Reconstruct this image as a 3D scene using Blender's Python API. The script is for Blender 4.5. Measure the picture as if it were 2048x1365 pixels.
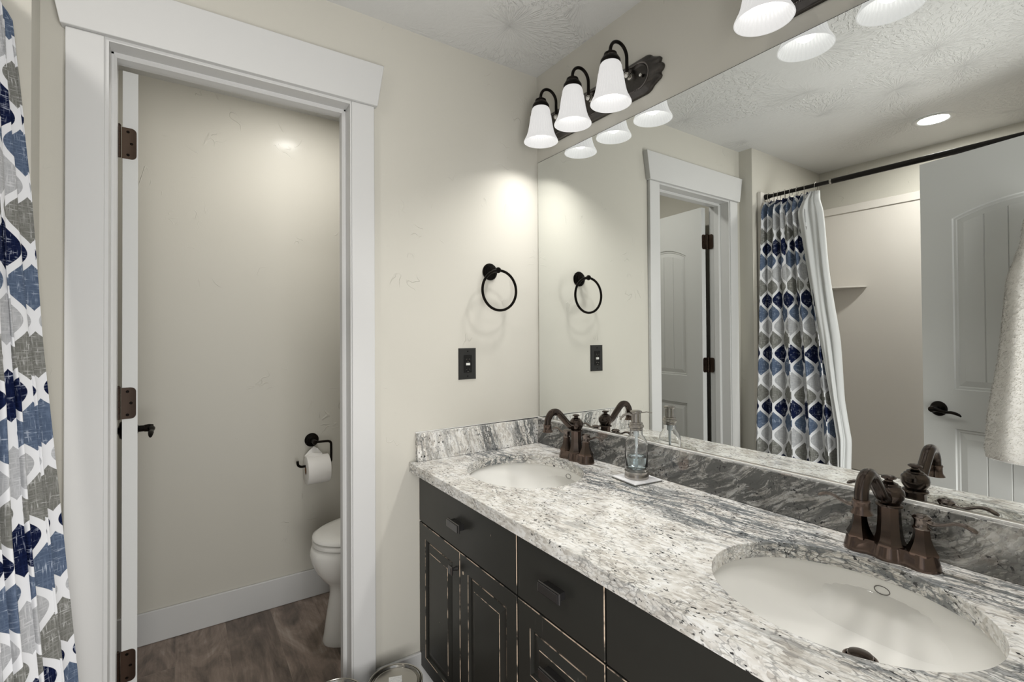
import bpy, bmesh, math, random
from mathutils import Vector, Matrix
PI = math.pi
random.seed(7)
for o in list(bpy.data.objects): bpy.data.objects.remove(o, do_unlink=True)
SC = bpy.context.scene
COL = SC.collection

# ------------------------------------------------------------------ camera
cam_data = bpy.data.cameras.new('camera'); cam = bpy.data.objects.new('camera', cam_data); COL.objects.link(cam)
F_PX, W_PX = 966.87, 2048.0
yaw, pitch, roll = (math.radians(a) for a in (34.199, 0.645, 0.380))
fwd0 = Vector((math.sin(yaw), math.cos(yaw), 0)); right0 = Vector((math.cos(yaw), -math.sin(yaw), 0)); up0 = Vector((0, 0, 1))
fwd = fwd0*math.cos(pitch) + up0*math.sin(pitch); up1 = up0*math.cos(pitch) - fwd0*math.sin(pitch)
rgt = right0*math.cos(roll) - up1*math.sin(roll); up2 = right0*math.sin(roll) + up1*math.cos(roll)
M = Matrix.Identity(4)
for r in range(3):
    M[r][0] = rgt[r]; M[r][1] = up2[r]; M[r][2] = -fwd[r]
M[0][3], M[1][3], M[2][3] = -1.2396, -1.6254, 1.2658
cam.matrix_world = M
cam_data.sensor_width = 36.0; cam_data.sensor_fit = 'HORIZONTAL'
cam_data.lens = F_PX/W_PX*36.0
cam_data.shift_y = -(682.5-660.472)/W_PX
cam_data.clip_start = 0.01
SC.camera = cam

# ------------------------------------------------------------------ world, exposure, big lights
world = bpy.data.worlds.new('world'); SC.world = world; world.use_nodes = True
world.node_tree.nodes['Background'].inputs[0].default_value = (0.93, 0.96, 1.0, 1)
world.node_tree.nodes['Background'].inputs[1].default_value = 0.5
SC.view_settings.view_transform = 'Standard'; SC.view_settings.look = 'None'
SC.view_settings.gamma = 1.0; SC.view_settings.use_curve_mapping = False
SC.view_settings.exposure = 0.0

def area_light(name, loc, rot, size, size_y, power, col=(1, 1, 1), shape='RECTANGLE', spread=PI):
    L = bpy.data.lights.new(name, 'AREA'); L.shape = shape; L.size = size
    if shape in ('RECTANGLE', 'ELLIPSE'): L.size_y = size_y
    L.energy = power; L.color = col; L.spread = spread
    o = bpy.data.objects.new(name, L); COL.objects.link(o); o.location = loc; o.rotation_euler = rot
    o.visible_glossy = False
    return o
# added fill lamp beyond the entry doorway, tilted up to brighten ceiling and walls
area_light('added_hall_fill', (-0.95, -2.30, 0.95), (PI/2+math.radians(22), 0, 0), 1.3, 1.5, 56, (1.0, 0.985, 0.965))

# ------------------------------------------------------------------ node helpers
def mat(name, base=(0.8, 0.8, 0.8), rough=0.5, metal=0.0, spec=0.5, coat=0.0):
    m = bpy.data.materials.new(name); m.use_nodes = True
    b = m.node_tree.nodes['Principled BSDF']
    b.inputs['Base Color'].default_value = (*base, 1); b.inputs['Roughness'].default_value = rough
    b.inputs['Metallic'].default_value = metal; b.inputs['Specular IOR Level'].default_value = spec
    b.inputs['Coat Weight'].default_value = coat
    return m
class NT:
    def __init__(s, m): s.t = m.node_tree; s.n = s.t.nodes; s.l = s.t.links; s.b = s.n.get('Principled BSDF')
    def new(s, typ, **kw):
        n = s.n.new(typ)
        for k, v in kw.items(): setattr(n, k, v)
        return n
    def put(s, sock, v):
        if v is None: return
        if hasattr(v, 'is_output') or hasattr(v, 'links'): s.l.new(v, sock)
        else: sock.default_value = v
    def math(s, op, a, b=None, c=None, clamp=False):
        n = s.new('ShaderNodeMath', operation=op, use_clamp=clamp)
        for i, v in enumerate((a, b, c)): s.put(n.inputs[i], v)
        return n.outputs[0]
    def vmath(s, op, a, b=None):
        n = s.new('ShaderNodeVectorMath', operation=op); s.put(n.inputs[0], a); s.put(n.inputs[1], b); return n.outputs[0]
    def coord(s, k='Object'): return s.new('ShaderNodeTexCoord').outputs[k]
    def mapping(s, v, loc=(0, 0, 0), rot=(0, 0, 0), scale=(1, 1, 1)):
        n = s.new('ShaderNodeMapping'); s.put(n.inputs['Vector'], v)
        n.inputs['Location'].default_value = loc; n.inputs['Rotation'].default_value = rot; n.inputs['Scale'].default_value = scale
        return n.outputs[0]
    def noise(s, v, scale=5, detail=2, rough=0.5, dist=0.0):
        n = s.new('ShaderNodeTexNoise'); s.put(n.inputs['Vector'], v)
        n.inputs['Scale'].default_value = scale; n.inputs['Detail'].default_value = detail
        n.inputs['Roughness'].default_value = rough; n.inputs['Distortion'].default_value = dist
        return n
    def voro(s, v, scale=5, feature='F1', rand=1.0):
        n = s.new('ShaderNodeTexVoronoi', feature=feature); s.put(n.inputs['Vector'], v)
        n.inputs['Scale'].default_value = scale; n.inputs['Randomness'].default_value = rand
        return n
    def ramp(s, f, stops, interp='LINEAR'):
        n = s.new('ShaderNodeValToRGB'); s.put(n.inputs[0], f); r = n.color_ramp; r.interpolation = interp
        while len(r.elements) < len(stops): r.elements.new(0.5)
        for e, (p, c) in zip(r.elements, stops):
            e.position = p; e.color = (*c, 1) if len(c) == 3 else c
        return n.outputs[0]
    def r1(s, f, a, b):  # scalar smooth step ramp
        n = s.new('ShaderNodeMapRange'); n.interpolation_type = 'SMOOTHSTEP'
        s.put(n.inputs[0], f); n.inputs[1].default_value = a; n.inputs[2].default_value = b
        return n.outputs[0]
    def mix(s, f, a, b):
        n = s.new('ShaderNodeMix', data_type='RGBA')
        s.put(n.inputs[0], f)
        for i, v in ((6, a), (7, b)):
            if isinstance(v, tuple): n.inputs[i].default_value = (*v, 1)
            else: s.put(n.inputs[i], v)
        return n.outputs[2]
    def bump(s, h, strength=0.2, dist=0.01):
        n = s.new('ShaderNodeBump'); s.put(n.inputs['Height'], h)
        n.inputs['Strength'].default_value = strength; n.inputs['Distance'].default_value = dist
        s.l.new(n.outputs[0], s.b.inputs['Normal']); return n.outputs[0]
    def base(s, c): s.l.new(c, s.b.inputs['Base Color'])

# ------------------------------------------------------------------ materials
def wall_material(name, colour):
    m = mat(name, colour, 0.34, spec=0.40); t = NT(m); t.b.inputs['Coat Weight'].default_value = 0.35; t.b.inputs['Coat Roughness'].default_value = 0.13; co = t.coord()
    patch = t.r1(t.noise(co, 2.6, 2, 0.5).outputs[0], 0.50, 0.62)
    # skip-trowel ridges: thin iso-lines of a distorted noise, only in patches
    n = t.noise(co, 9, 1.5, 0.45, 1.2).outputs[0]
    line = t.math('ABSOLUTE', t.math('SUBTRACT', n, 0.5))
    ridge = t.math('SUBTRACT', 1.0, t.r1(line, 0.0, 0.016))
    n3 = t.r1(t.noise(co, 14, 1, 0.5).outputs[0], 0.55, 0.66)
    h = t.math('MULTIPLY', t.math('MULTIPLY', ridge, patch), n3)
    soft = t.noise(co, 5, 2, 0.5).outputs[0]
    fine = t.noise(co, 160, 2, 0.6).outputs[0]
    h = t.math('ADD', h, t.math('MULTIPLY', soft, 0.8)); h = t.math('ADD', h, t.math('MULTIPLY', fine, 0.05))
    t.bump(h, 0.6, 0.0036)
    return m
WALL = wall_material('beige_wall_paint', (0.53, 0.513, 0.457))

def ceiling_material():
    m = mat('ceiling_paint', (0.62, 0.62, 0.605), 0.5, spec=0.35); t = NT(m); co = t.coord()
    v = t.voro(co, 2.4)
    # stomped brush texture: strokes radiating from cell centres
    loc = t.vmath('SUBTRACT', t.vmath('MULTIPLY', co, (2.4, 2.4, 2.4)), v.outputs['Position'])
    v2 = t.new('ShaderNodeTexVoronoi'); t.put(v2.inputs['Vector'], co); v2.inputs['Scale'].default_value = 2.4
    sep = t.new('ShaderNodeSeparateXYZ')
    t.l.new(t.vmath('SUBTRACT', co, v2.outputs['Position']), sep.inputs[0])
    ang = t.math('ARCTAN2', sep.outputs[1], sep.outputs[0])
    rad = v2.outputs['Distance']
    comb = t.new('ShaderNodeCombineXYZ'); t.put(comb.inputs[0], t.math('MULTIPLY', ang, 6.0)); t.put(comb.inputs[1], t.math('MULTIPLY', rad, 7.0))
    st = t.noise(comb.outputs[0], 2.2, 3, 0.6, 0.6).outputs[0]
    st = t.r1(st, 0.46, 0.60)
    patch = t.r1(t.noise(co, 2.2, 1, 0.5).outputs[0], 0.42, 0.60)
    h = t.math('MULTIPLY', st, patch)
    h = t.math('ADD', h, t.math('MULTIPLY', t.noise(co, 45, 3, 0.6, 0.5).outputs[0], 0.5))
    t.bump(h, 0.6, 0.0035)
    return m
CEIL = ceiling_material()

TRIM = mat('white_trim_paint', (0.56, 0.56, 0.55), 0.32, spec=0.45)
DOORM = mat('white_door_paint', (0.56, 0.565, 0.55), 0.38, spec=0.4)
SURR = mat('white_tub_surround_acrylic', (0.66, 0.63, 0.585), 0.16, spec=0.5)
PORC = mat('white_porcelain', (0.76, 0.75, 0.71), 0.07, spec=0.6)
BASIN = mat('biscuit_basin_porcelain', (0.77, 0.762, 0.725), 0.06, spec=0.55)
CAULK = mat('white_caulk', (0.72, 0.72, 0.70), 0.5)
BLACKP = mat('black_plastic', (0.022, 0.022, 0.021), 0.35)
DARKSLOT = mat('slot_black', (0.002, 0.002, 0.002), 0.7)
WHITEP = mat('white_plastic', (0.7, 0.7, 0.66), 0.4)

def floor_material():
    m = mat('wood_plank_floor', (0.2, 0.15, 0.12), 0.33, spec=0.4); t = NT(m); co = t.coord()
    sep = t.new('ShaderNodeSeparateXYZ'); t.l.new(co, sep.inputs[0]); x, y = sep.outputs[0], sep.outputs[1]
    W = 0.18; px = t.math('DIVIDE', t.math('ADD', x, 0.905), W); col = t.math('FLOOR', px); fx = t.math('FRACT', px)
    rnd = t.math('FRACT', t.math('MULTIPLY', t.math('SINE', t.math('MULTIPLY', col, 12.9898)), 43758.5))
    py = t.math('ADD', t.math('DIVIDE', y, 1.2), t.math('MULTIPLY', rnd, 1.0)); row = t.math('FLOOR', py); fy = t.math('FRACT', py)
    cid = t.math('ADD', t.math('MULTIPLY', col, 7.31), t.math('MULTIPLY', row, 3.77))
    comb = t.new('ShaderNodeCombineXYZ'); t.put(comb.inputs[0], t.math('MULTIPLY', x, 3.0)); t.put(comb.inputs[1], t.math('MULTIPLY', y, 0.85)); t.put(comb.inputs[2], cid)
    a = t.noise(comb.outputs[0], 2.6, 5, 0.62, 1.6).outputs[0]
    comb2 = t.new('ShaderNodeCombineXYZ'); t.put(comb2.inputs[0], t.math('MULTIPLY', x, 40.0)); t.put(comb2.inputs[1], t.math('MULTIPLY', y, 2.5)); t.put(comb2.inputs[2], cid)
    g = t.noise(comb2.outputs[0], 2.5, 4, 0.6, 0.6).outputs[0]
    f = t.math('ADD', t.math('MULTIPLY', a, 0.80), t.math('MULTIPLY', g, 0.20))
    c = t.ramp(f, [(0.34, (0.066, 0.053, 0.045)), (0.46, (0.145, 0.112, 0.092)), (0.56, (0.225, 0.175, 0.143)), (0.68, (0.34, 0.285, 0.245))])
    rn = t.new('ShaderNodeTexWhiteNoise', noise_dimensions='1D'); t.put(rn.inputs['W'], cid)
    tone = t.math('ADD', 0.82, t.math('MULTIPLY', rn.outputs['Value'], 0.45))
    cc = t.new('ShaderNodeVectorMath', operation='SCALE'); t.l.new(c, cc.inputs[0]); t.put(cc.inputs['Scale'], tone)
    ed = t.math('MINIMUM', fx, t.math('SUBTRACT', 1.0, fx)); edy = t.math('MULTIPLY', t.math('MINIMUM', fy, t.math('SUBTRACT', 1.0, fy)), 6.6)
    e = t.math('SUBTRACT', 1.0, t.r1(t.math('MINIMUM', ed, edy), 0.002, 0.009))
    t.base(t.mix(t.math('MULTIPLY', e, 0.55), cc.outputs[0], (0.25, 0.20, 0.16)))
    t.bump(t.math('SUBTRACT', t.math('MULTIPLY', g, 0.25), e), 0.25, 0.001)
    return m
FLOOR = floor_material()

def granite_material(name, kind):
    """kind 0 counter top, 1 end splash (veins run up), 2 long splash (dark, sweeping veins)"""
    m = mat(name, (0.5, 0.5, 0.48), 0.11, spec=0.5); t = NT(m); co = t.coord()
    amp = (0.055, 0.06, 0.15)[kind]
    warp = t.noise(co, 3.4, 2, 0.5).outputs['Color']
    p = t.vmath('ADD', co, t.vmath('MULTIPLY', t.vmath('SUBTRACT', warp, (0.5, 0.5, 0.5)), (amp, amp, amp)))
    small = t.vmath('MULTIPLY', t.vmath('SUBTRACT', t.noise(co, 55, 3, 0.6).outputs['Color'], (0.5, 0.5, 0.5)), (0.010, 0.010, 0.010))
    q = t.vmath('ADD', p, small)
    rot = ((0, 0, math.radians(-9)), (0, math.radians(12), 0), (math.radians(28), 0, 0))[kind]
    r = t.mapping(q, rot=rot)
    def st(k): return t.mapping(r, scale=((1, k, 1), (1, 1, k), (1, k, 1))[kind])
    # interlocked light crystals, each with its own tone
    v = t.voro(st(0.30), 190); sepc = t.new('ShaderNodeSeparateColor'); t.l.new(v.outputs['Color'], sepc.inputs[0])
    tone = t.math('ADD', t.math('MULTIPLY', sepc.outputs[0], 0.34), t.math('MULTIPLY', t.noise(q, 13, 4, 0.65).outputs[0], 0.80))
    body = t.ramp(tone, [(0.25, (0.34, 0.315, 0.28)), (0.38, (0.50, 0.47, 0.425)), (0.54, (0.66, 0.64, 0.595)), (0.76, (0.79, 0.785, 0.76))])
    # broad zones that carry the slate streaks
    band = t.noise(st(0.16), 5.0 if kind != 2 else 5.5, 3, 0.55).outputs[0]
    lo, hi = ((0.45, 0.60), (0.44, 0.58), (0.30, 0.50))[kind]
    zone = t.r1(band, lo, hi)
    # dark seams between the crystals
    e = t.voro(st(0.42), 120, 'DISTANCE_TO_EDGE').outputs[0]
    seam = t.math('SUBTRACT', 1.0, t.r1(e, 0.02, 0.13))
    sp = t.r1(t.noise(co, 22, 2, 0.6).outputs[0], 0.42, 0.66)
    seam = t.math('MULTIPLY', seam, t.math('ADD', t.math('MULTIPLY', sp, 0.55), t.math('MULTIPLY', zone, 0.5 if kind != 2 else 0.1)), clamp=True)
    body = t.mix(seam, body, (0.12, 0.12, 0.115))
    thin = t.noise(st(0.13), 58, 5, 0.70, 0.6).outputs[0]
    streak = t.math('MULTIPLY', t.math('MULTIPLY', t.r1(thin, *((0.46, 0.56), (0.45, 0.55), (0.41, 0.53))[kind]), zone), (0.85, 0.88, 0.94)[kind], clamp=True)
    body = t.mix(streak, body, ((0.10, 0.115, 0.125), (0.085, 0.095, 0.10), (0.055, 0.057, 0.055))[kind])
    thin2 = t.noise(st(0.12), 40, 3, 0.6, 0.4).outputs[0]
    body = t.mix(t.math('MULTIPLY', t.r1(thin2, 0.58, 0.66), 0.5), body, (0.22, 0.22, 0.215))
    if kind == 2:
        body = t.mix(t.math('MULTIPLY', t.r1(band, 0.28, 0.50), 0.55), body, (0.10, 0.10, 0.095))
        rust = t.r1(t.noise(co, 9, 2, 0.5).outputs[0], 0.64, 0.72)
        body = t.mix(t.math('MULTIPLY', rust, 0.4), body, (0.20, 0.13, 0.10))
    # hairline veins
    vv = t.noise(st(0.3), 11, 3, 0.6, 0.6).outputs[0]
    vl = t.math('SUBTRACT', 1.0, t.r1(t.math('ABSOLUTE', t.math('SUBTRACT', vv, 0.5)), 0.0, 0.008))
    vp = t.r1(t.noise(co, 6, 2, 0.5).outputs[0], 0.50, 0.60)
    body = t.mix(t.math('MULTIPLY', t.math('MULTIPLY', vl, vp), 0.8), body, (0.05, 0.055, 0.06))
    # black mica flecks
    fl = t.noise(t.mapping(co, scale=(1, 0.55, 1) if kind == 0 else (1, 1, 0.8)), 150, 2, 0.5).outputs[0]
    fp = t.r1(t.noise(co, 18, 2, 0.5).outputs[0], 0.40, 0.62)
    flm = t.math('MULTIPLY', t.r1(fl, 0.61, 0.66), t.math('ADD', t.math('MULTIPLY', fp, 0.85), 0.15))
    t.base(t.mix(flm, body, (0.022, 0.022, 0.024)))
    return m
GRAN_TOP = granite_material('polished_granite_top', 0)
GRAN_END = granite_material('polished_granite_end', 1)
GRAN_LONG = granite_material('polished_granite_dark', 2)

def cabinet_material():
    m = mat('distressed_black_cabinet_paint', (0.024, 0.024, 0.021), 0.36, spec=0.5); t = NT(m); co = t.coord()
    n = t.noise(t.mapping(co, scale=(1, 1, 0.5)), 60, 2, 0.5).outputs[0]
    fine = t.noise(t.mapping(co, scale=(1, 1, 0.16)), 26, 1, 0.5).outputs[0]
    chip = t.math('MULTIPLY', t.r1(n, 0.775, 0.79), t.r1(fine, 0.52, 0.56))
    sc = t.noise(t.mapping(co, scale=(1, 1, 0.06)), 150, 2, 0.6).outputs[0]
    scm = t.math('MULTIPLY', t.r1(sc, 0.70, 0.76), t.r1(t.noise(co, 8, 1, 0.5).outputs[0], 0.58, 0.66))
    c = t.mix(t.math('MULTIPLY', scm, 0.16), (0.024, 0.024, 0.021), (0.30, 0.28, 0.25))
    t.base(t.mix(chip, c, (0.50, 0.42, 0.33)))
    r = t.math('ADD', 0.33, t.math('MULTIPLY', t.noise(co, 6, 3, 0.6).outputs[0], 0.12)); t.put(t.b.inputs['Roughness'], r)
    return m
CAB = cabinet_material()
def worn_edge_material():
    m = mat('rubbed_through_edge_wood', (0.45, 0.35, 0.26), 0.5); t = NT(m); co = t.coord()
    n = t.noise(co, 22, 3, 0.6).outputs[0]
    t.base(t.mix(t.r1(n, 0.40, 0.54), (0.03, 0.028, 0.025), (0.52, 0.41, 0.31)))
    return m
WORN = worn_edge_material()

def bronze_material(name, dark, copper, rough=0.28):
    m = mat(name, dark, rough, 1.0); t = NT(m); co = t.coord()
    g = t.new('ShaderNodeNewGeometry')
    edge = t.r1(g.outputs['Pointiness'], 0.56, 0.66)
    n = t.noise(co, 35, 3, 0.6).outputs[0]
    c = t.mix(t.r1(n, 0.3, 0.8), dark, tuple(a*0.88+b*0.12 for a, b in zip(dark, copper)))
    t.base(t.mix(t.math('MULTIPLY', edge, 0.6), c, copper))
    return m
BRONZE = bronze_material('rubbed_bronze_faucet', (0.088, 0.071, 0.062), (0.24, 0.16, 0.13), 0.19)
COPPERY = bronze_material('rubbed_bronze_faucet_base', (0.145, 0.108, 0.092), (0.32, 0.22, 0.175), 0.20)
ORB = bronze_material('oil_rubbed_bronze_black', (0.018, 0.017, 0.016), (0.12, 0.08, 0.06), 0.38)
HINGE = bronze_material('antique_bronze_hinge', (0.085, 0.062, 0.05), (0.25, 0.18, 0.14), 0.40)
PLATE = bronze_material('aged_pewter_bronze', (0.075, 0.07, 0.066), (0.30, 0.27, 0.25), 0.28)
PEWTER = mat('brushed_nickel', (0.42, 0.395, 0.365), 0.27, 1.0)
CHROME = mat('polished_steel', (0.62, 0.60, 0.56), 0.16, 1.0)
CANMETAL = mat('tinplate_can', (0.50, 0.485, 0.45), 0.20, 1.0)
DARKMETAL = mat('dark_rod_metal', (0.014, 0.012, 0.010), 0.28, 0.6)
LEVERM = bronze_material('worn_bronze_lever', (0.20, 0.17, 0.155), (0.34, 0.25, 0.21), 0.17)
PULLM = mat('blackened_pull_metal', (0.13, 0.125, 0.125), 0.24, 0.9)
MIRROR = mat('silvered_mirror', (0.87, 0.89, 0.875), 0.0, 1.0)
MEDGE = mat('mirror_edge', (0.012, 0.014, 0.013), 0.9, 0.0, spec=0.05)
PAPER = mat('white_tissue_paper', (0.78, 0.765, 0.735), 0.9, spec=0.1)
CARD = mat('brown_cardboard_core', (0.20, 0.12, 0.07), 0.9)
LINER = mat('white_vinyl_liner', (0.62, 0.63, 0.625), 0.38, spec=0.4)

def glass_material():
    m = mat('clear_bottle_glass', (1, 1, 1), 0.0); b = NT(m).b
    b.inputs['Transmission Weight'].default_value = 1.0; b.inputs['IOR'].default_value = 1.45
    return m
GLASS = glass_material()
def liquid_material():
    m = mat('pale_blue_soap', (0.76, 0.90, 0.95), 0.0); b = NT(m).b
    b.inputs['Transmission Weight'].default_value = 1.0; b.inputs['IOR'].default_value = 1.34
    return m
LIQUID = liquid_material()
TUBEM = mat('milky_dip_tube', (0.70, 0.76, 0.78), 0.3)

def emission_material(name, col, strength):
    m = bpy.data.materials.new(name); m.use_nodes = True; t = m.node_tree
    for n in list(t.nodes): t.nodes.remove(n)
    e = t.nodes.new('ShaderNodeEmission'); e.inputs[0].default_value = (*col, 1); e.inputs[1].default_value = strength
    o = t.nodes.new('ShaderNodeOutputMaterial'); t.links.new(e.outputs[0], o.inputs[0]); return m
BULB = emission_material('lit_bulb_glass', (1.0, 0.985, 0.96), 4.5)
CANGLOW = emission_material('lit_recessed_lens', (1.0, 0.99, 0.97), 24.0)
def shade_material():
    m = mat('lit_frosted_glass', (0.20, 0.20, 0.197), 0.28, spec=0.5); b = NT(m).b
    b.inputs['Emission Color'].default_value = (1.0, 0.985, 0.965, 1); b.inputs['Emission Strength'].default_value = 0.60
    return m
SHADE = shade_material()

def towel_material():
    m = mat('white_terry', (0.74, 0.715, 0.675), 0.95, spec=0.1); t = NT(m)
    b = t.b; b.inputs['Sheen Weight'].default_value = 0.4
    return m
TERRY = towel_material()

def curtain_material():
    m = mat('ogee_print_fabric', (0.6, 0.6, 0.6), 0.85, spec=0.15); t = NT(m)
    uv = t.new('ShaderNodeUVMap'); uv.uv_map = 'UVMap'
    sep = t.new('ShaderNodeSeparateXYZ'); t.l.new(uv.outputs[0], sep.inputs[0]); U, V = sep.outputs[0], sep.outputs[1]
    Wd, Hd, HB = 0.108, 0.150, 0.0076
    u = t.math('DIVIDE', U, Wd); v = t.math('DIVIDE', V, Hd)
    cu = t.math('ROUND', u); du = t.math('ABSOLUTE', t.math('SUBTRACT', u, cu))          # distance from column A centre, 0..0.5
    ph = t.math('MULTIPLY', v, 2*PI)
    wv = t.math('DIVIDE', t.math('SUBTRACT', t.math('COSINE', ph), t.math('MULTIPLY', t.math('COSINE', t.math('MULTIPLY', ph, 3.0)), 0.02)), 0.98)
    g = t.math('MULTIPLY', t.math('ADD', 1.0, wv), 0.25)
    gp = t.math('MULTIPLY', t.math('SINE', ph), -0.5*PI*Wd/Hd)
    d = t.math('MULTIPLY', t.math('SUBTRACT', du, g), Wd)
    nrm = t.math('SQRT', t.math('ADD', 1.0, t.math('MULTIPLY', gp, gp)))
    dist = t.math('DIVIDE', t.math('ABSOLUTE', d), nrm)
    inA = t.math('LESS_THAN', du, g)
    rowA = t.math('ROUND', v); rowB = t.math('FLOOR', v)
    parA = t.math('FLOORED_MODULO', rowA, 2.0); parB = t.math('FLOORED_MODULO', rowB, 2.0)
    # scratchy woven cross-hatch
    s1 = t.noise(t.mapping(uv.outputs[0], scale=(300, 32, 1)), 1.0, 2, 0.6).outputs[0]
    s2 = t.noise(t.mapping(uv.outputs[0], scale=(32, 300, 1)), 1.0, 2, 0.6).outputs[0]
    blot = t.noise(uv.outputs[0], 38, 2, 0.5).outputs[0]
    sm = t.math('MAXIMUM', t.r1(s1, 0.56, 0.68), t.r1(s2, 0.56, 0.68))
    sm = t.math('MULTIPLY', sm, t.r1(blot, 0.44, 0.60))
    soft = t.r1(t.math('MAXIMUM', s1, s2), 0.42, 0.70)
    def cell(dark, mid, streak, amt):
        c = t.mix(soft, dark, mid); return t.mix(t.math('MULTIPLY', sm, amt), c, streak)
    navy = cell((0.004, 0.007, 0.028), (0.010, 0.017, 0.058), (0.42, 0.45, 0.53), 0.8)
    steel = cell((0.075, 0.103, 0.160), (0.120, 0.158, 0.232), (0.50, 0.55, 0.63), 0.6)
    grey = cell((0.15, 0.15, 0.135), (0.25, 0.25, 0.235), (0.55, 0.55, 0.54), 0.6)
    light = cell((0.36, 0.365, 0.375), (0.46, 0.465, 0.475), (0.62, 0.62, 0.63), 0.5)
    A = t.mix(parA, navy, light); B = t.mix(parB, grey, steel)
    c = t.mix(inA, B, A)
    band = t.math('SUBTRACT', 1.0, t.r1(dist, HB*0.93, HB*1.07))
    t.base(t.mix(band, c, (0.72, 0.725, 0.74)))
    return m
FABRIC = curtain_material()

def coaster_material():
    m = mat('marble_tile', (0.74, 0.74, 0.74), 0.35); t = NT(m)
    n = t.noise(t.coord(), 30, 4, 0.6, 1).outputs[0]
    t.base(t.ramp(n, [(0.40, (0.58, 0.58, 0.59)), (0.6, (0.78, 0.78, 0.78))])); return m
COASTER = coaster_material()
COASTER_EDGE = mat('grey_cork_backing', (0.12, 0.12, 0.11), 0.8)
def paint_label_material():
    m = mat('printed_paper_label', (0.8, 0.8, 0.78), 0.6); t = NT(m); uv = t.coord('Generated')
    sep = t.new('ShaderNodeSeparateXYZ'); t.l.new(uv, sep.inputs[0])
    row = t.math('FRACT', t.math('MULTIPLY', sep.outputs[1], 9.0))
    inrow = t.math('GREATER_THAN', row, 0.62)
    ch = t.noise(t.mapping(uv, scale=(34, 9, 1)), 1.0, 1, 0.5).outputs[0]
    k = t.math('MULTIPLY', inrow, t.math('GREATER_THAN', ch, 0.5))
    t.base(t.mix(t.math('MULTIPLY', k, 0.55), (0.80, 0.80, 0.78), (0.25, 0.25, 0.25))); return m
LABEL = paint_label_material()

# ------------------------------------------------------------------ mesh helpers
def BM(): return bmesh.new()
def new_obj(name, bm, material, parent=None, smooth=True, bevel=0.0, seg=2, auto=35, mats=None):
    me = bpy.data.meshes.new(name)
    bmesh.ops.recalc_face_normals(bm, faces=bm.faces[:])
    if smooth:
        lim = math.radians(auto)
        for f in bm.faces: f.smooth = True
        for e in bm.edges:
            if len(e.link_faces) == 2 and e.calc_face_angle(0) > lim: e.smooth = False
    bm.to_mesh(me); bm.free()
    for mt in (mats or [material]): me.materials.append(mt)
    o = bpy.data.objects.new(name, me); COL.objects.link(o)
    if bevel > 0:
        md = o.modifiers.new('bevel', 'BEVEL'); md.width = bevel; md.segments = seg; md.limit_method = 'ANGLE'; md.angle_limit = math.radians(40)
        md.harden_normals = False
    if parent: o.parent = parent
    return o
def empty(name, loc=(0, 0, 0), rot=(0, 0, 0)):
    o = bpy.data.objects.new(name, None); COL.objects.link(o); o.location = loc; o.rotation_euler = rot; o.empty_display_size = 0.05
    return o
def tag(o, label=None, cat=None, group=None, kind=None):
    if label: o['label'] = label
    if cat: o['category'] = cat
    if group: o['group'] = group
    if kind: o['kind'] = kind
    return o
def thing(name, label, cat, loc=(0, 0, 0), rot=(0, 0, 0), group=None): return tag(empty(name, loc, rot), label, cat, group)
def box(bm, x0, x1, y0, y1, z0, z1, mi=0):
    vs = [bm.verts.new((x, y, z)) for x in (x0, x1) for y in (y0, y1) for z in (z0, z1)]
    for q in ((0, 1, 3, 2), (4, 6, 7, 5), (0, 4, 5, 1), (2, 3, 7, 6), (0, 2, 6, 4), (1, 5, 7, 3)):
        f = bm.faces.new([vs[i] for i in q]); f.material_index = mi
    return vs
def prism(bm, pts, axis, a0, a1, mi=0):
    """extrude a 2D outline along axis"""
    def P(p, a):
        if axis == 'x': return (a, p[0], p[1])
        if axis == 'y': return (p[0], a, p[1])
        return (p[0], p[1], a)
    A = [bm.verts.new(P(p, a0)) for p in pts]; B = [bm.verts.new(P(p, a1)) for p in pts]
    n = len(pts); fs = [bm.faces.new(A), bm.faces.new(B[::-1])]
    for i in range(n): fs.append(bm.faces.new((A[i], A[(i+1) % n], B[(i+1) % n], B[i])))
    for f in fs: f.material_index = mi
def frame(d):
    d = Vector(d).normalized(); a = Vector((0, 0, 1)) if abs(d.z) < 0.9 else Vector((1, 0, 0))
    u = a.cross(d).normalized(); return u, d.cross(u).normalized(), d
def lathe(bm, prof, n=32, org=(0, 0, 0), axis=(0, 0, 1), flute=None, sx=1, sy=1, caps=True, phase=0.0):
    """prof: list of (radius, height). flute(r, h, ang)->r"""
    u, v, w = frame(axis) if tuple(axis) != (0, 0, 1) else (Vector((1, 0, 0)), Vector((0, 1, 0)), Vector((0, 0, 1)))
    O = Vector(org); rings = []
    for r, h in prof:
        if r < 1e-6: rings.append([bm.verts.new(O+w*h)]); continue
        ring = []
        for i in range(n):
            a = 2*PI*i/n+phase; rr = flute(r, h, a) if flute else r
            ring.append(bm.verts.new(O+w*h+u*(rr*math.cos(a)*sx)+v*(rr*math.sin(a)*sy)))
        rings.append(ring)
    for A, B in zip(rings, rings[1:]):
        if len(A) == 1 and len(B) == 1: continue
        for i in range(n):
            j = (i+1) % n
            if len(A) == 1: bm.faces.new((A[0], B[i], B[j]))
            elif len(B) == 1: bm.faces.new((A[i], B[0], A[j]))
            else: bm.faces.new((A[i], B[i], B[j], A[j]))
    if caps:
        for R, rev in ((rings[0], 0), (rings[-1], 1)):
            if len(R) > 1: bm.faces.new(R[::-1] if rev else R)
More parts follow.
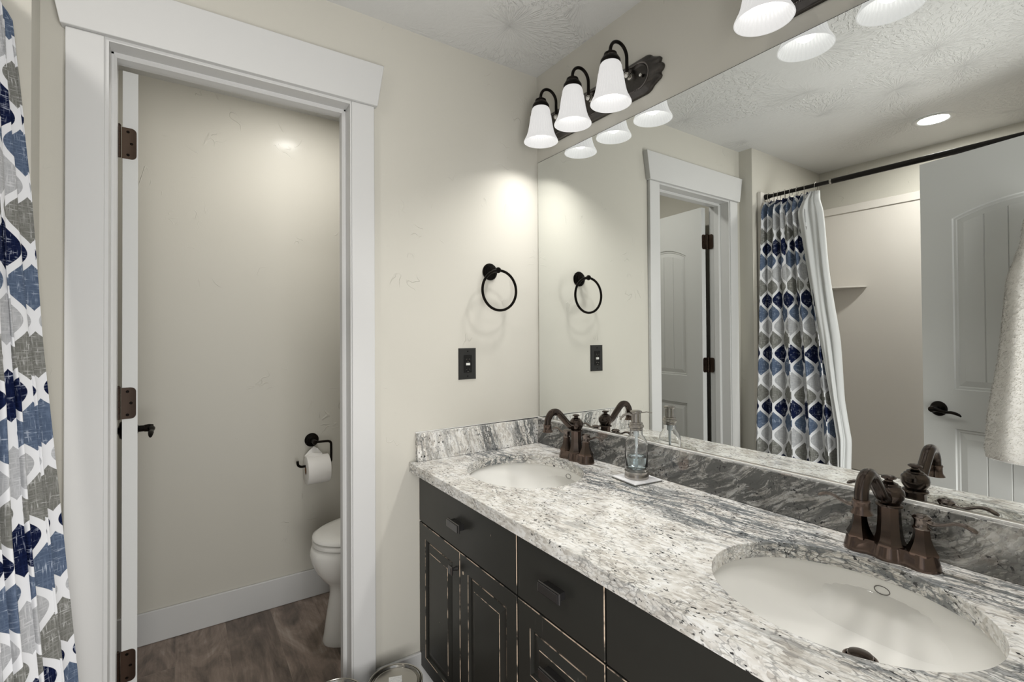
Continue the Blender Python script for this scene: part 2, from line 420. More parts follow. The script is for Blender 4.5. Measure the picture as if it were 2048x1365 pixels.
def smooth_path(pts, k=8):
    P = [Vector(p) for p in pts]; out = []
    for i in range(len(P)-1):
        p0 = P[max(i-1, 0)]; p1 = P[i]; p2 = P[i+1]; p3 = P[min(i+2, len(P)-1)]
        for j in range(k):
            t = j/k
            out.append(0.5*((2*p1)+(-p0+p2)*t+(2*p0-5*p1+4*p2-p3)*t*t+(-p0+3*p1-3*p2+p3)*t*t*t))
    out.append(P[-1]); return out
def tube(bm, pts, rad, n=14, flat=1.0, closed=False, caps=True, upv=None):
    """rad: number or list (interpolated along the path). flat squashes along the second normal"""
    m = len(pts); pts = [Vector(p) for p in pts]
    def R(i):
        if not isinstance(rad, (list, tuple)): return rad
        f = i/(m-1)*(len(rad)-1); a = int(min(f, len(rad)-2)); return rad[a]*(1-f+a)+rad[a+1]*(f-a)
    rings = []; u = None
    for i, p in enumerate(pts):
        if closed: t = (pts[(i+1) % m]-pts[i-1]).normalized()
        else: t = (pts[min(i+1, m-1)]-pts[max(i-1, 0)]).normalized()
        if u is None:
            u = (Vector(upv) if upv else (Vector((0, 0, 1)) if abs(t.z) < 0.9 else Vector((1, 0, 0))))
        u = (u-t*u.dot(t)).normalized(); v = t.cross(u)
        r = R(i)
        rings.append([bm.verts.new(p+u*(r*flat*math.cos(2*PI*k/n))+v*(r*math.sin(2*PI*k/n))) for k in range(n)])
    rng = range(m) if closed else range(m-1)
    for i in rng:
        A, B = rings[i], rings[(i+1) % m]
        for k in range(n): bm.faces.new((A[k], A[(k+1) % n], B[(k+1) % n], B[k]))
    if caps and not closed: bm.faces.new(rings[0][::-1]); bm.faces.new(rings[-1])
def ring_path(c, r, axis='y', n=48, r2=None):
    c = Vector(c); r2 = r2 or r; out = []
    for i in range(n):
        a = 2*PI*i/n
        if axis == 'y': out.append(c+Vector((r*math.cos(a), 0, r2*math.sin(a))))
        elif axis == 'x': out.append(c+Vector((0, r*math.cos(a), r2*math.sin(a))))
        else: out.append(c+Vector((r*math.cos(a), r2*math.sin(a), 0)))
    return out
def sphere(bm, c, r, n=20, sz=1.0):
    k = n//2; lathe(bm, [(r*math.sin(PI*i/k), -r*sz*math.cos(PI*i/k)) for i in range(k+1)], n, c, caps=False)
def loft(bm, rings, caps=True):
    R = [[bm.verts.new(p) for p in ring] for ring in rings]; n = len(R[0])
    for A, B in zip(R, R[1:]):
        for i in range(n): bm.faces.new((A[i], A[(i+1) % n], B[(i+1) % n], B[i]))
    if caps: bm.faces.new(R[0][::-1]); bm.faces.new(R[-1])
def struct(name, bm, m, label=None, parent=None, **kw):
    o = new_obj(name, bm, m, parent, **kw)
    if parent is None: tag(o, label, None, kind='structure')
    return o

# ------------------------------------------------------------------ room shell
H = 2.360; YB = 0.893; YF = -1.585; X1 = -1.532; DZ = -0.080; X2 = -2.3755
TL = -1.530   # toilet room left wall
JL, JR, JH = -1.400, -0.785, 2.036    # jamb faces, head
b = BM(); box(b, X2-0.12, 0.12, -1.72, YB+0.12, -0.05, 0.0); struct('floor', b, FLOOR, 'dark brown wood plank floor', smooth=False)
b = BM(); box(b, X2-0.12, 0.12, -1.72, YB+0.12, H, H+0.05); struct('ceiling', b, CEIL, 'pale grey ceiling with stomped texture', smooth=False)
b = BM(); box(b, 0, 0.10, -1.72, YB+0.12, 0, H); struct('wall_right', b, WALL, 'beige wall carrying the mirror and vanity lights', smooth=False)
b = BM()
box(b, JR+0.012, 0, 0, 0.115, 0, H); box(b, X1, JL-0.012, 0, 0.115, 0, H); box(b, JL-0.012, JR+0.012, 0, 0.115, JH+0.012, H)
struct('wall_back', b, WALL, 'beige wall around the toilet room doorway', smooth=False)
b = BM(); box(b, X2, X1, DZ, 0.115, 0, H); struct('wall_tub_end', b, WALL, 'beige end wall of the tub alcove', smooth=False)
b = BM(); box(b, X2-0.10, X2, -1.72, 0.115, 0, H); struct('wall_left', b, WALL, 'beige wall behind the bathtub', smooth=False)
b = BM(); box(b, TL, 0, YB, YB+0.10, 0, H); struct('wall_toilet_back', b, WALL, 'beige wall behind the toilet paper holder', smooth=False)
b = BM(); box(b, TL-0.10, TL, 0.115, YB+0.10, 0, H); struct('wall_toilet_left', b, WALL, 'beige toilet room wall behind the open door', smooth=False)
DOX0, DOX1, DOZ = -1.425, -0.635, 2.055
b = BM(); box(b, X2, DOX0, -1.70, YF, 0, H); box(b, DOX1, 0, -1.70, YF, 0, H); box(b, DOX0, DOX1, -1.70, YF, DOZ, H)
struct('wall_front', b, WALL, 'beige wall around the entry doorway', smooth=False)

# door casing of the toilet room doorway: two legs, tapered header, jambs with stops, as separate trims
def casing_leg(name, x0, x1, inner, label):
    b = BM()
    # flat board with a small stepped bead towards the opening
    s = 1 if inner > 0 else -1
    xi = x1 if s > 0 else x0
    box(b, x0, x1, -0.018, 0, 0, 2.045)
    return struct(name, b, TRIM, label, smooth=True, bevel=0.0025)
casing_leg('trim_1', -1.484, -1.408, 1, 'white left casing board of the toilet doorway')
casing_leg('trim_2', -0.781, -0.705, -1, 'white right casing board of the toilet doorway')
b = BM(); prism(b, [(-1.492, 2.045), (-0.697, 2.045), (-0.674, 2.187), (-1.520, 2.187)], 'y', -0.029, 0)
struct('trim_3', b, TRIM, 'white tapered header board over the toilet doorway', bevel=0.0018)
def jamb_prof(s):   # profile in (offset into opening, y)
    return [(0.012, -0.012), (0.012, 0.115), (0.0, 0.115), (0.0, 0.082), (-0.006, 0.082), (-0.011, 0.077), (-0.011, 0.048), (-0.005, 0.042), (0.0, 0.042), (0.0, 0.012), (-0.0, -0.012)]
b = BM()
prism(b, [(JL-o, y) for o, y in jamb_prof(1)][::-1], 'z', 0, JH+0.012)
struct('trim_4', b, TRIM, 'white hinge side jamb of the toilet doorway')
b = BM(); prism(b, [(JR+o, y) for o, y in jamb_prof(1)], 'z', 0, JH+0.012)
j = struct('trim_5', b, TRIM, 'white latch side jamb of the toilet doorway')
b = BM(); box(b, JR-0.0015, JR+0.001, 0.088, 0.112, 0.905, 0.965); new_obj('strike_plate', b, ORB, j, smooth=False)
b = BM(); prism(b, [(y, JH+o) for o, y in jamb_prof(1)], 'x', JL, JR)
struct('trim_6', b, TRIM, 'white head jamb of the toilet doorway')
# baseboards
def baseboard(name, x0, x1, y0, y1, h, label):
    b = BM(); box(b, x0, x1, y0, y1, 0, h); return struct(name, b, TRIM, label, bevel=0.004)
baseboard('baseboard_toilet', TL, 0, YB-0.013, YB, 0.133, 'white baseboard behind the toilet')
baseboard('baseboard_back', -0.705, -0.455, -0.013, 0, 0.143, 'white baseboard between doorway and vanity')
baseboard('baseboard_toilet_left', TL, TL+0.013, 0.115, YB-0.013, 0.133, 'white baseboard behind the open toilet room door')
# entry doorway trims behind the camera
b = BM(); box(b, DOX0, DOX0+0.015, -1.70, YF, 0, DOZ); struct('trim_7', b, TRIM, 'white hinge side jamb of the entry doorway', smooth=False)
b = BM(); box(b, DOX1-0.015, DOX1, -1.70, YF, 0, DOZ); struct('trim_8', b, TRIM, 'white latch side jamb of the entry doorway', smooth=False)
b = BM(); box(b, DOX1, DOX1+0.07, YF, YF+0.016, 0, DOZ); struct('trim_9', b, TRIM, 'white casing board of the entry doorway', bevel=0.002)

# ------------------------------------------------------------------ two-panel plank doors
def arch(u, w, rise): return rise*(1-(2*u/w-1)**2)
def door_slab(W, Hh=2.028, th=0.035):
    """x from 0 (hinge) to W, y 0..th, room face at y=0; both faces moulded"""
    b = BM()
    st = 0.118; z1, z2, z3, z4 = 0.24, 0.835, 1.005, Hh-0.275
    def face(yf, s):
        # columns sampled along x so the arched top is smooth
        n = 28; x0, x1 = st, W-st
        xs = [x0+(x1-x0)*i/n for i in range(n+1)]
        rise = 0.055
        top = [z4+arch(x-x0, x1-x0, rise)*1.0 for x in xs]
        Q = lambda pts: b.faces.new([b.verts.new((p[0], p[1], p[2])) for p in pts])
        Q([(0, yf, 0), (st, yf, 0), (st, yf, Hh), (0, yf, Hh)]); Q([(W-st, yf, 0), (W, yf, 0), (W, yf, Hh), (W-st, yf, Hh)])
        Q([(st, yf, 0), (W-st, yf, 0), (W-st, yf, z1), (st, yf, z1)]); Q([(st, yf, z2), (W-st, yf, z2), (W-st, yf, z3), (st, yf, z3)])
        for i in range(n): Q([(xs[i], yf, top[i]), (xs[i+1], yf, top[i+1]), (xs[i+1], yf, Hh), (xs[i], yf, Hh)])
        def panel(zb, tops):
            prof = [(0.0, 0.0), (0.004, 0.006), (0.012, 0.006), (0.016, 0.009), (0.040, 0.004)]
            loops = []
            for off, dep in prof:
                xa, xb = x0+off, x1-off; L = []
                for i in range(n+1):
                    u = i/n; x = xa+(xb-xa)*u
                    tz = tops(x)-off
                    L.append((x, yf+s*dep, tz))
                loop = [(xa, yf+s*dep, zb+off)]+L+[(xb, yf+s*dep, zb+off)]
                loops.append([b.verts.new(p) for p in loop])
            for A, B in zip(loops, loops[1:]):
                m = len(A)
                for i in range(m): b.faces.new((A[i], A[(i+1) % m], B[(i+1) % m], B[i]))
            # field with vertical plank grooves
            off, dep = prof[-1]; xa, xb = x0+off, x1-off
            cols = []; pitch = 0.077; c0 = (xa+xb)/2
            k = int((xb-xa)/2/pitch); gx = [c0+(i)*pitch for i in range(-k, k+1)]
            xs2 = sorted(set([xa, xb]+[g+d for g in gx for d in (-0.003, 0.0, 0.003) if xa < g+d < xb]+[xa+(xb-xa)*i/n for i in range(1, n)]))
            for a_, c_ in zip(xs2, xs2[1:]):
                def dd(x): return dep+(0.003 if any(abs(x-g) < 1e-6 for g in gx) else 0)
                b.faces.new([b.verts.new(p) for p in ((a_, yf+s*dd(a_), zb+off), (c_, yf+s*dd(c_), zb+off), (c_, yf+s*dd(c_), tops(c_)-off), (a_, yf+s*dd(a_), tops(a_)-off))])
        panel(z1, lambda x: z2)
        panel(z3, lambda x: z4+arch(min(max(x-x0, 0), x1-x0), x1-x0, rise))
    face(0.0, 1); face(th, -1)
    Q = lambda pts: b.faces.new([b.verts.new(p) for p in pts])
    Q([(0, 0, 0), (0, th, 0), (0, th, Hh), (0, 0, Hh)]); Q([(W, 0, 0), (W, th, 0), (W, th, Hh), (W, 0, Hh)])
    Q([(0, 0, Hh), (W, 0, Hh), (W, th, Hh), (0, th, Hh)]); Q([(0, 0, 0), (W, 0, 0), (W, th, 0), (0, th, 0)])
    bmesh.ops.remove_doubles(b, verts=b.verts[:], dist=0.0002)
    return b
def lever_handle(parent, x, z, y, s, dirx):
    """round rose and curved lever on the face at y, pointing out along s*y, lever runs along dirx*x"""
    h = empty('lever_handle', (x, y, z)); h.parent = parent
    b = BM(); lathe(b, [(0.0, 0), (0.033, 0), (0.033, 0.003), (0.029, 0.008), (0.016, 0.011), (0.012, 0.013), (0.0115, 0.040), (0.0, 0.040)], 32, (0, 0, 0), (0, s, 0))
    new_obj('rose', b, ORB, h)
    b = BM()
    pts = smooth_path([(-0.008*dirx, s*0.048, 0), (0.02*dirx, s*0.052, -0.001), (0.045*dirx, s*0.05, -0.007), (0.07*dirx, s*0.048, -0.006), (0.092*dirx, s*0.046, -0.012), (0.102*dirx, s*0.045, -0.020)], 6)
    tube(b, pts, [0.012, 0.012, 0.008, 0.008, 0.009, 0.007, 0.003], 14, 0.75)
    lathe(b, [(0.0, 0.028), (0.013, 0.030), (0.0145, 0.045), (0.012, 0.058), (0.0, 0.060)], 24, (0, 0, 0), (0, s, 0))
    new_obj('lever', b, ORB, h)
def hinge(parent, p, along_door, label=None):
    pass

# toilet room door, opened square into the toilet room
d1 = empty('door_1', (-1.3835, 0.131, 0.002), (0, 0, PI/2+math.radians(4.6))); tag(d1, 'white arched two panel door standing open in the toilet room', None, kind='structure')
# local x -> world +y, local y -> world -x ; room face (seen in the mirror) faces +x => slab occupies local y in [-0.035,0]
sl = new_obj('door_slab', door_slab(0.600), DOORM, d1, smooth=False); sl.location = (0, -0.035, 0)
lever_handle(d1, 0.545, 0.921, -0.035, -1, -1)
lever_handle(d1, 0.545, 0.921, 0.0, 1, -1)
def rrect(x0, x1, z0, z1, r, side):
    pts = []
    for cx, cz, a0 in ((x1-r, z1-r, 0), (x0+r, z1-r, 90), (x0+r, z0+r, 180), (x1-r, z0+r, 270)):
        rr = r
        if side == 'x0' and cx == x0+r: pts.append((x0, z1 if cz == z1-r else z0)); continue
        if side == 'x1' and cx == x1-r: pts.append((x1, z1 if cz == z1-r else z0)); continue
        for k in range(6):
            a = math.radians(a0+90*k/5); pts.append((cx+rr*math.cos(a), cz+rr*math.sin(a)))
    return pts
for i, zc in enumerate((1.823, 1.080, 0.337)):
    h = empty('hinge', (-0.0, 0.0, zc-0.002)); h.parent = d1
    # world offsets expressed in the door's local frame: local x = world y-0.131, local y = -(world x+1.3835)
    b = BM()    # leaf let into the door edge (edge faces world -y)
    pts = rrect(-0.0315, 0.002, -0.0445, 0.0445, 0.012, 'x1')
    prism(b, pts, 'x', -0.0022, 0.0008); new_obj('door_leaf', b, HINGE, h)
    b = BM()    # leaf on the jamb face (faces world +x)
    pts = rrect(-0.0425, -0.009, -0.0445, 0.0445, 0.012, 'x1')
    prism(b, pts, 'y', 0.0140, 0.0166); new_obj('jamb_leaf', b, HINGE, h)
    b = BM()
    for k in range(5): lathe(b, [(0.0, -0.0445+k*0.0178), (0.0052, -0.0445+k*0.0178), (0.0052, -0.0275+k*0.0178), (0.0, -0.0275+k*0.0178)], 16, (-0.006, 0.0085, 0))
    sphere(b, (-0.006, 0.0085, 0.046), 0.0055, 12); new_obj('knuckle', b, HINGE, h)
    b = BM()
    for (yy, zz) in ((-0.012, 0.033), (-0.020, 0.0), (-0.012, -0.033)):
        lathe(b, [(0, 0.0020), (0.0042, 0.0020), (0.0030, 0.0034), (0.0, 0.0030)], 12, (0, yy, zz), (-1, 0, 0))
    new_obj('screws', b, ORB, h)

# entry door, standing open towards the tub
ang = math.atan2(-0.848-(-1.589), -1.576-(-1.4105))
d2 = empty('door_2', (-1.4105, -1.589, 0.012), (0, 0, ang)); tag(d2, 'white arched plank panel entry door standing open, seen in the mirror', None, kind='structure')
# local x runs hinge -> latch; +x world side (mirror side) is local -y
sl = new_obj('door_slab', door_slab(0.7595), DOORM, d2, smooth=False); sl.location = (0, 0, 0)
lever_handle(d2, 0.7595-0.060, 0.915, 0.0, -1, -1)
b = BM()
box(b, 0.7585, 0.7602, 0.005, 0.030, 0.885, 0.945); new_obj('latch_plate', b, ORB, d2, smooth=False)
for zc in (0.337, 1.08, 1.823):
    b = BM(); lathe(b, [(0.0, zc-0.0445), (0.006, zc-0.0445), (0.006, zc+0.0445), (0.0, zc+0.0445)], 14, (-0.004, -0.006, 0)); new_obj('hinge_knuckle', b, HINGE, d2)

# ------------------------------------------------------------------ vanity
VF = -0.542; VEND = -1.538
van = thing('vanity_cabinet', 'distressed black double vanity cabinet with raised panel doors under the granite top', 'vanity cabinet', (-0.27, -0.77, 0))
def vpart(name, bm, m, **kw):
    par = kw.pop('parent', van)
    o = new_obj(name, bm, m, par, **kw)
    if par is van: o.matrix_parent_inverse = Matrix.Translation((0.27, 0.77, 0))
    return o
b = BM()
for ya, yb in ((-0.020, -0.002), (-0.624, -0.606), (-0.934, -0.916), (VEND, VEND+0.018)): box(b, VF+0.021, -0.006, ya, yb, 0.092, 0.786)
box(b, VF+0.020, -0.006, VEND, -0.002, 0.088, 0.106); box(b, -0.006, -0.002, VEND, -0.002, 0.0, 0.786); box(b, -0.465, -0.450, VEND, -0.002, 0.0, 0.090)
for za, zb in ((0.588, 0.618), (0.776, 0.786)): box(b, VF+0.0205, VF+0.040, VEND, -0.002, za, zb)
for ya, yb in ((-0.035, -0.002), (-0.325, -0.288), (-0.64, -0.59), (-0.95, -0.90), (-1.25, -1.21), (VEND, VEND+0.033)): box(b, VF+0.0202, VF+0.039, ya, yb, 0.092, 0.786)
vpart('body', b, CAB, bevel=0.001)
b = BM(); box(b, VF+0.001, VF+0.020, -0.0045, -0.0015, 0.092, 0.786)
def front(y0, y1, z0, z1, panel=None):
    """cabinet front between y0>y1; panel=(stile) adds a raised panel. Rubbed edges get the worn material."""
    b = BM(); x = VF
    rings = [(0.0, 0.018, 0), (0.0, 0.0016, 0), (0.0016, 0.0, 1)]
    if panel: rings += [(panel-0.0012, 0.0, 0), (panel, 0.0010, 1), (panel+0.003, 0.009, 0), (panel+0.010, 0.0095, 0), (panel+0.0115, 0.0075, 1), (panel+0.034, 0.0015, 0), (panel+0.0355, 0.0005, 1)]
    loops = [[b.verts.new((x+d, yy, zz)) for yy, zz in ((y0-i, z0+i), (y1+i, z0+i), (y1+i, z1-i), (y0-i, z1-i))] for i, d, mm in rings]
    for (A, B, r) in zip(loops, loops[1:], rings[1:]):
        for k in range(4): b.faces.new((A[k], A[(k+1) % 4], B[(k+1) % 4], B[k])).material_index = r[2]
    b.faces.new(loops[-1]); b.faces.new(loops[0][::-1])
    return b
def pull(parent, y, z):
    h = empty('drawer_pull', (VF, y, z)); h.parent = parent
    b = BM()
    w = 0.0385; hh = 0.0125
    loops = [[b.verts.new((-d, yy, zz)) for yy, zz in ((w-i, -hh+i*0.8), (-w+i, -hh+i*0.8), (-w+i, hh-i*0.8), (w-i, hh-i*0.8))] for d, i in ((0.016, 0.004), (0.019, 0.0), (0.021, 0.0), (0.0235, 0.0022), (0.026, 0.0022), (0.0265, 0.0042))]
    for A, B in zip(loops, loops[1:]):
        for k in range(4): b.faces.new((A[k], A[(k+1) % 4], B[(k+1) % 4], B[k]))
    b.faces.new(loops[-1]); b.faces.new(loops[0][::-1])
    new_obj('grip', b, PULLM, h, smooth=False)
    b = BM()
    box(b, -0.018, 0.0, -0.030, 0.030, -0.0085, 0.0085)
    new_obj('post', b, PULLM, h, smooth=False)
def knob(parent, y, z):
    h = empty('door_knob', (VF, y, z)); h.parent = parent
    b = BM(); q = [(0.0075, 0), (0.006, 0.006), (0.0045, 0.014), (0.008, 0.019)]
    lathe(b, [(0.0, 0)]+q+[(0.0, 0.019)], 12, (0, 0, 0), (-1, 0, 0)); new_obj('stem', b, PULLM, h)
    b = BM(); w = 0.0125
    loops = [[b.verts.new((-d, yy, zz)) for yy, zz in ((w-i, -w+i), (-w+i, -w+i), (-w+i, w-i), (w-i, w-i))] for d, i in ((0.017, 0.004), (0.020, 0.0), (0.0225, 0.0), (0.026, 0.0025), (0.0268, 0.004))]
    for A, B in zip(loops, loops[1:]):
        for k in range(4): b.faces.new((A[k], A[(k+1) % 4], B[(k+1) % 4], B[k]))
    b.faces.new(loops[-1]); b.faces.new(loops[0][::-1]); new_obj('grip', b, PULLM, h, smooth=False)
def place_front(name, y0, y1, z0, z1, panel=None):
    return vpart(name, front(y0, y1, z0, z1, panel), None, mats=[CAB, WORN], smooth=False)
def wpull(o, y, z):
    h = pull(o, y, z)
ZT0, ZT1 = 0.609, 0.783
for (ya, yb, kn) in ((-0.003, -0.612, 1), (-0.9255, -1.536, 0)):
    f = place_front('drawer_front', ya, yb, ZT0, ZT1)
    if kn: 
        pull(f, -0.305, 0.690)
    else:
        pull(f, -1.231, 0.690)
    ym = (ya+yb)/2
    dA = place_front('door', ya, ym+0.0015, 0.098, 0.6045, 0.049)
    dB = place_front('door', ym-0.0015, yb, 0.098, 0.6045, 0.049)
    if kn: knob(dA, -0.2875, 0.549)
    else: knob(dA, ym+0.02, 0.549); knob(dB, ym-0.02, 0.549)
    if kn:
        b = BM(); lathe(b, [(0.0, 0.0), (0.0052, 0.0), (0.0052, 0.0006), (0.0, 0.0006)], 16, (VF, -0.328, 0.550), (-1, 0, 0), sx=0.8)
        o = new_obj('bare_spot', b, WHITEP, dB); o.data.materials[0] = mat('bare_wood', (0.55, 0.46, 0.35), 0.6)
for (z0, z1, p) in ((ZT0, ZT1, None), (0.388, 0.6045, 0.052), (0.098, 0.383, 0.052)):
    f = place_front('drawer_front', -0.6165, -0.921, z0, z1, p)
    pull(f, -0.770, {0.388: 0.494, 0.098: 0.24}.get(z0, 0.690))

# countertop with two oval holes
CT, CB = 0.8196, 0.7870; CFX = -0.580
BAS = [(-0.300, -0.312), (-0.305, -1.245)]; RX, RY = 0.1845, 0.2075
def counter():
    b = BM(); xb, xf = -0.0015, CFX; y_cuts = [-0.0015, -0.58, -0.98, -1.575]
    N = 96
    def layer(z):
        faces = []
        out = {}
        for (cx, cy), (ya, yb) in zip(BAS, ((y_cuts[0], y_cuts[1]), (y_cuts[2], y_cuts[3]))):
            inner, outer = [], []
            for i in range(N):
                a = 2*PI*i/N; c, s = math.cos(a), math.sin(a)
                inner.append((cx+RX*c, cy+RY*s, z))
                t = min(((xb-cx) if c > 0 else (xf-cx))/c if abs(c) > 1e-9 else 1e9, ((ya-cy) if s > 0 else (yb-cy))/s if abs(s) > 1e-9 else 1e9)
                outer.append((cx+t*c, cy+t*s, z))
            # add exact corners
            I = [b.verts.new(p) for p in inner]; O = [b.verts.new(p) for p in outer]
            for i in range(N):
                j = (i+1) % N; p, q = outer[i], outer[j]
                mid = []
                if abs(p[0]-q[0]) > 1e-6 and abs(p[1]-q[1]) > 1e-6:
                    X = xb if max(p[0], q[0]) > xb-1e-6 else xf; Y = ya if max(p[1], q[1]) > ya-1e-6 else yb
                    mid = [b.verts.new((X, Y, z))]
                b.faces.new([I[i], O[i]]+mid+[O[j], I[j]])
        cuts = []
        for yc, (cx, cy) in ((y_cuts[1], BAS[0]), (y_cuts[2], BAS[1])):
            row = {xb, xf}
            for i in range(N):
                a = 2*PI*i/N; c, s = math.cos(a), math.sin(a)
                if abs(s) < 1e-9: continue
                t = (yc-cy)/s
                if t > 0 and xf < cx+t*c < xb: row.add(cx+t*c)
            cuts.append([(x, yc, z) for x in sorted(row)])
        b.faces.new([b.verts.new(p) for p in cuts[0]+cuts[1][::-1]])
    layer(CT); layer(CB)
    bmesh.ops.remove_doubles(b, verts=b.verts[:], dist=1e-5)
    # walls of the holes
    for cx, cy in BAS:
        for i in range(N):
            a0, a1 = 2*PI*i/N, 2*PI*(i+1)/N
            b.faces.new([b.verts.new((cx+RX*math.cos(a), cy+RY*math.sin(a), z)) for a, z in ((a0, CT), (a1, CT), (a1, CB), (a0, CB))])
    bmesh.ops.remove_doubles(b, verts=b.verts[:], dist=1e-5)
    top = {}
    for v in b.verts:
        if abs(v.co.z-CT) < 1e-6: top[(round(v.co.x, 5), round(v.co.y, 5))] = v
    bot = {(round(v.co.x, 5), round(v.co.y, 5)): v for v in b.verts if abs(v.co.z-CB) < 1e-6}
    # merge the middle slab with its neighbours, then close the outside
    for e in [e for e in b.edges if len(e.link_faces) == 1 and abs(e.verts[0].co.z-CT) < 1e-6 and abs(e.verts[1].co.z-CT) < 1e-6]:
        p, q = e.verts; 
        on = lambda k, val: abs(p.co[k]-val) < 1e-5 and abs(q.co[k]-val) < 1e-5
        if on(0, xf) or on(0, xb) or on(1, y_cuts[0]) or on(1, y_cuts[3]):
            k1, k2 = [(round(w.co.x, 5), round(w.co.y, 5)) for w in (p, q)]
            b.faces.new((p, q, bot[k2], bot[k1]))
    return b
ct = thing('granite_countertop', 'grey and white granite vanity countertop with matching backsplash', 'countertop', (-0.29, -0.79, CB))
INV = Matrix.Translation((0.29, 0.79, -CB))
o = new_obj('worktop', counter(), GRAN_TOP, ct, bevel=0.0035, seg=3); o.matrix_parent_inverse = INV
SPZ = 0.9200
b = BM(); box(b, -0.5555, -0.0215, -0.0205, -0.0012, CT+0.0003, SPZ); o = new_obj('end_splash', b, GRAN_END, ct, bevel=0.0015); o.matrix_parent_inverse = INV
b = BM(); box(b, -0.0210, -0.0012, -1.575, -0.0012, CT+0.0003, SPZ); o = new_obj('back_splash', b, GRAN_LONG, ct, bevel=0.0015); o.matrix_parent_inverse = INV
b = BM(); prism(b, [(-0.5555, SPZ), (-0.0015, SPZ), (-0.0015, SPZ+0.0035)], 'y', -0.0045, -0.0008)
box(b, -0.5555, -0.004, -0.0045, -0.0008, SPZ, SPZ+0.003)
box(b, -0.0105, -0.0042, -1.570, -0.005, SPZ, SPZ+0.0035)  # long caulk bead, its white also standing in for the splash top's shine
o = new_obj('caulk_and_shine_line', b, CAULK, ct, smooth=False); o.matrix_parent_inverse = INV

# sinks
def sink(cx, cy, label):
    s = thing('undermount_sink', label, 'sink', (cx, cy, CB), group='undermount sinks of the vanity')
    b = BM(); D = 0.117; N = 64; rings = []
    offx = 0.088
    for k in range(0, 25):
        r = 1.045*(1-k/24.0)
        if k == 0: z = 0.0
        f = (1-(r/1.045)**3.2); z = -D*f**0.80
        sh = offx*(1-(r/1.045)**2)
        rr = max(r, 0.0)
        rings.append((rr, z-0.0005, sh))
    V = []
    for r, z, sh in rings:
        if r < 1e-6: V.append([b.verts.new((sh, 0, z))]); continue
        V.append([b.verts.new((RX*r*math.cos(2*PI*i/N)+sh, RY*r*math.sin(2*PI*i/N), z)) for i in range(N)])
    for A, B in zip(V, V[1:]):
        for i in range(N):
            j = (i+1) % N
            if len(B) == 1: b.faces.new((A[i], B[0], A[j]))
            else: b.faces.new((A[i], A[j], B[j], B[i]))
    # rim flange and outer shell
    F1 = [b.verts.new((RX*1.14*math.cos(2*PI*i/N), RY*1.12*math.sin(2*PI*i/N), -0.0005)) for i in range(N)]
    F2 = [b.verts.new((RX*1.14*math.cos(2*PI*i/N), RY*1.12*math.sin(2*PI*i/N), -0.012)) for i in range(N)]
    for i in range(N):
        j = (i+1) % N; b.faces.new((V[0][i], V[0][j], F1[j], F1[i])); b.faces.new((F1[i], F1[j], F2[j], F2[i]))
    G = F2
    for r, z in ((1.06, -0.02), (1.0, -0.06), (0.82, -0.11), (0.5, -0.145), (0.2, -0.150)):
        Hh = [b.verts.new((RX*r*math.cos(2*PI*i/N)+0.03*(1-r), RY*r*math.sin(2*PI*i/N), z)) for i in range(N)]
        for i in range(N): b.faces.new((G[i], G[(i+1) % N], Hh[(i+1) % N], Hh[i]))
        G = Hh
    b.faces.new(G)
    new_obj('bowl', b, BASIN, s, auto=60)
    b = BM(); zd = -D-0.001
    lathe(b, [(0.0, 0.0), (0.0265, 0.0), (0.0275, 0.002), (0.025, 0.0035), (0.0235, 0.003), (0.0225, 0.003)], 32, (offx, 0, zd+0.002), caps=False)
    dr = new_obj('drain_flange', b, COPPERY, s)
    b = BM(); lathe(b, [(0.0, 0.004), (0.019, 0.004), (0.0205, 0.007), (0.019, 0.0095), (0.012, 0.012), (0.0, 0.013)], 28, (offx, 0, zd+0.002), caps=False)
    o = new_obj('drain_stopper', b, BRONZE, dr)
    # overflow opening cover on the back of the bowl
    def surf(r, a):
        f = (1-(r/1.045)**3.2); z = -D*f**0.80; sh = offx*(1-(r/1.045)**2)
        return Vector((RX*r*math.cos(a)+sh, RY*r*math.sin(a), z))
    b = BM(); C0 = surf(1.0, 0.0); du = (surf(1.0, 0.06)-C0).normalized(); dr_ = (surf(0.97, 0.0)-C0).normalized()
    nn = du.cross(dr_).normalized(); nn = nn if nn.z > 0 else -nn
    pts = [C0+du*(0.0125*math.cos(2*PI*i/32))+dr_*(0.0075*math.sin(2*PI*i/32))+nn*0.0012 for i in range(32)]
    tube(b, pts, 0.0008, 8, closed=True); new_obj('overflow_ring', b, mat('overflow_seam', (0.16, 0.15, 0.14), 0.5), s)
    return s
sink(BAS[0][0], BAS[0][1], 'oval off-white undermount sink nearest the back wall corner')
sink(BAS[1][0], BAS[1][1], 'oval off-white undermount sink at the near right end of the counter')

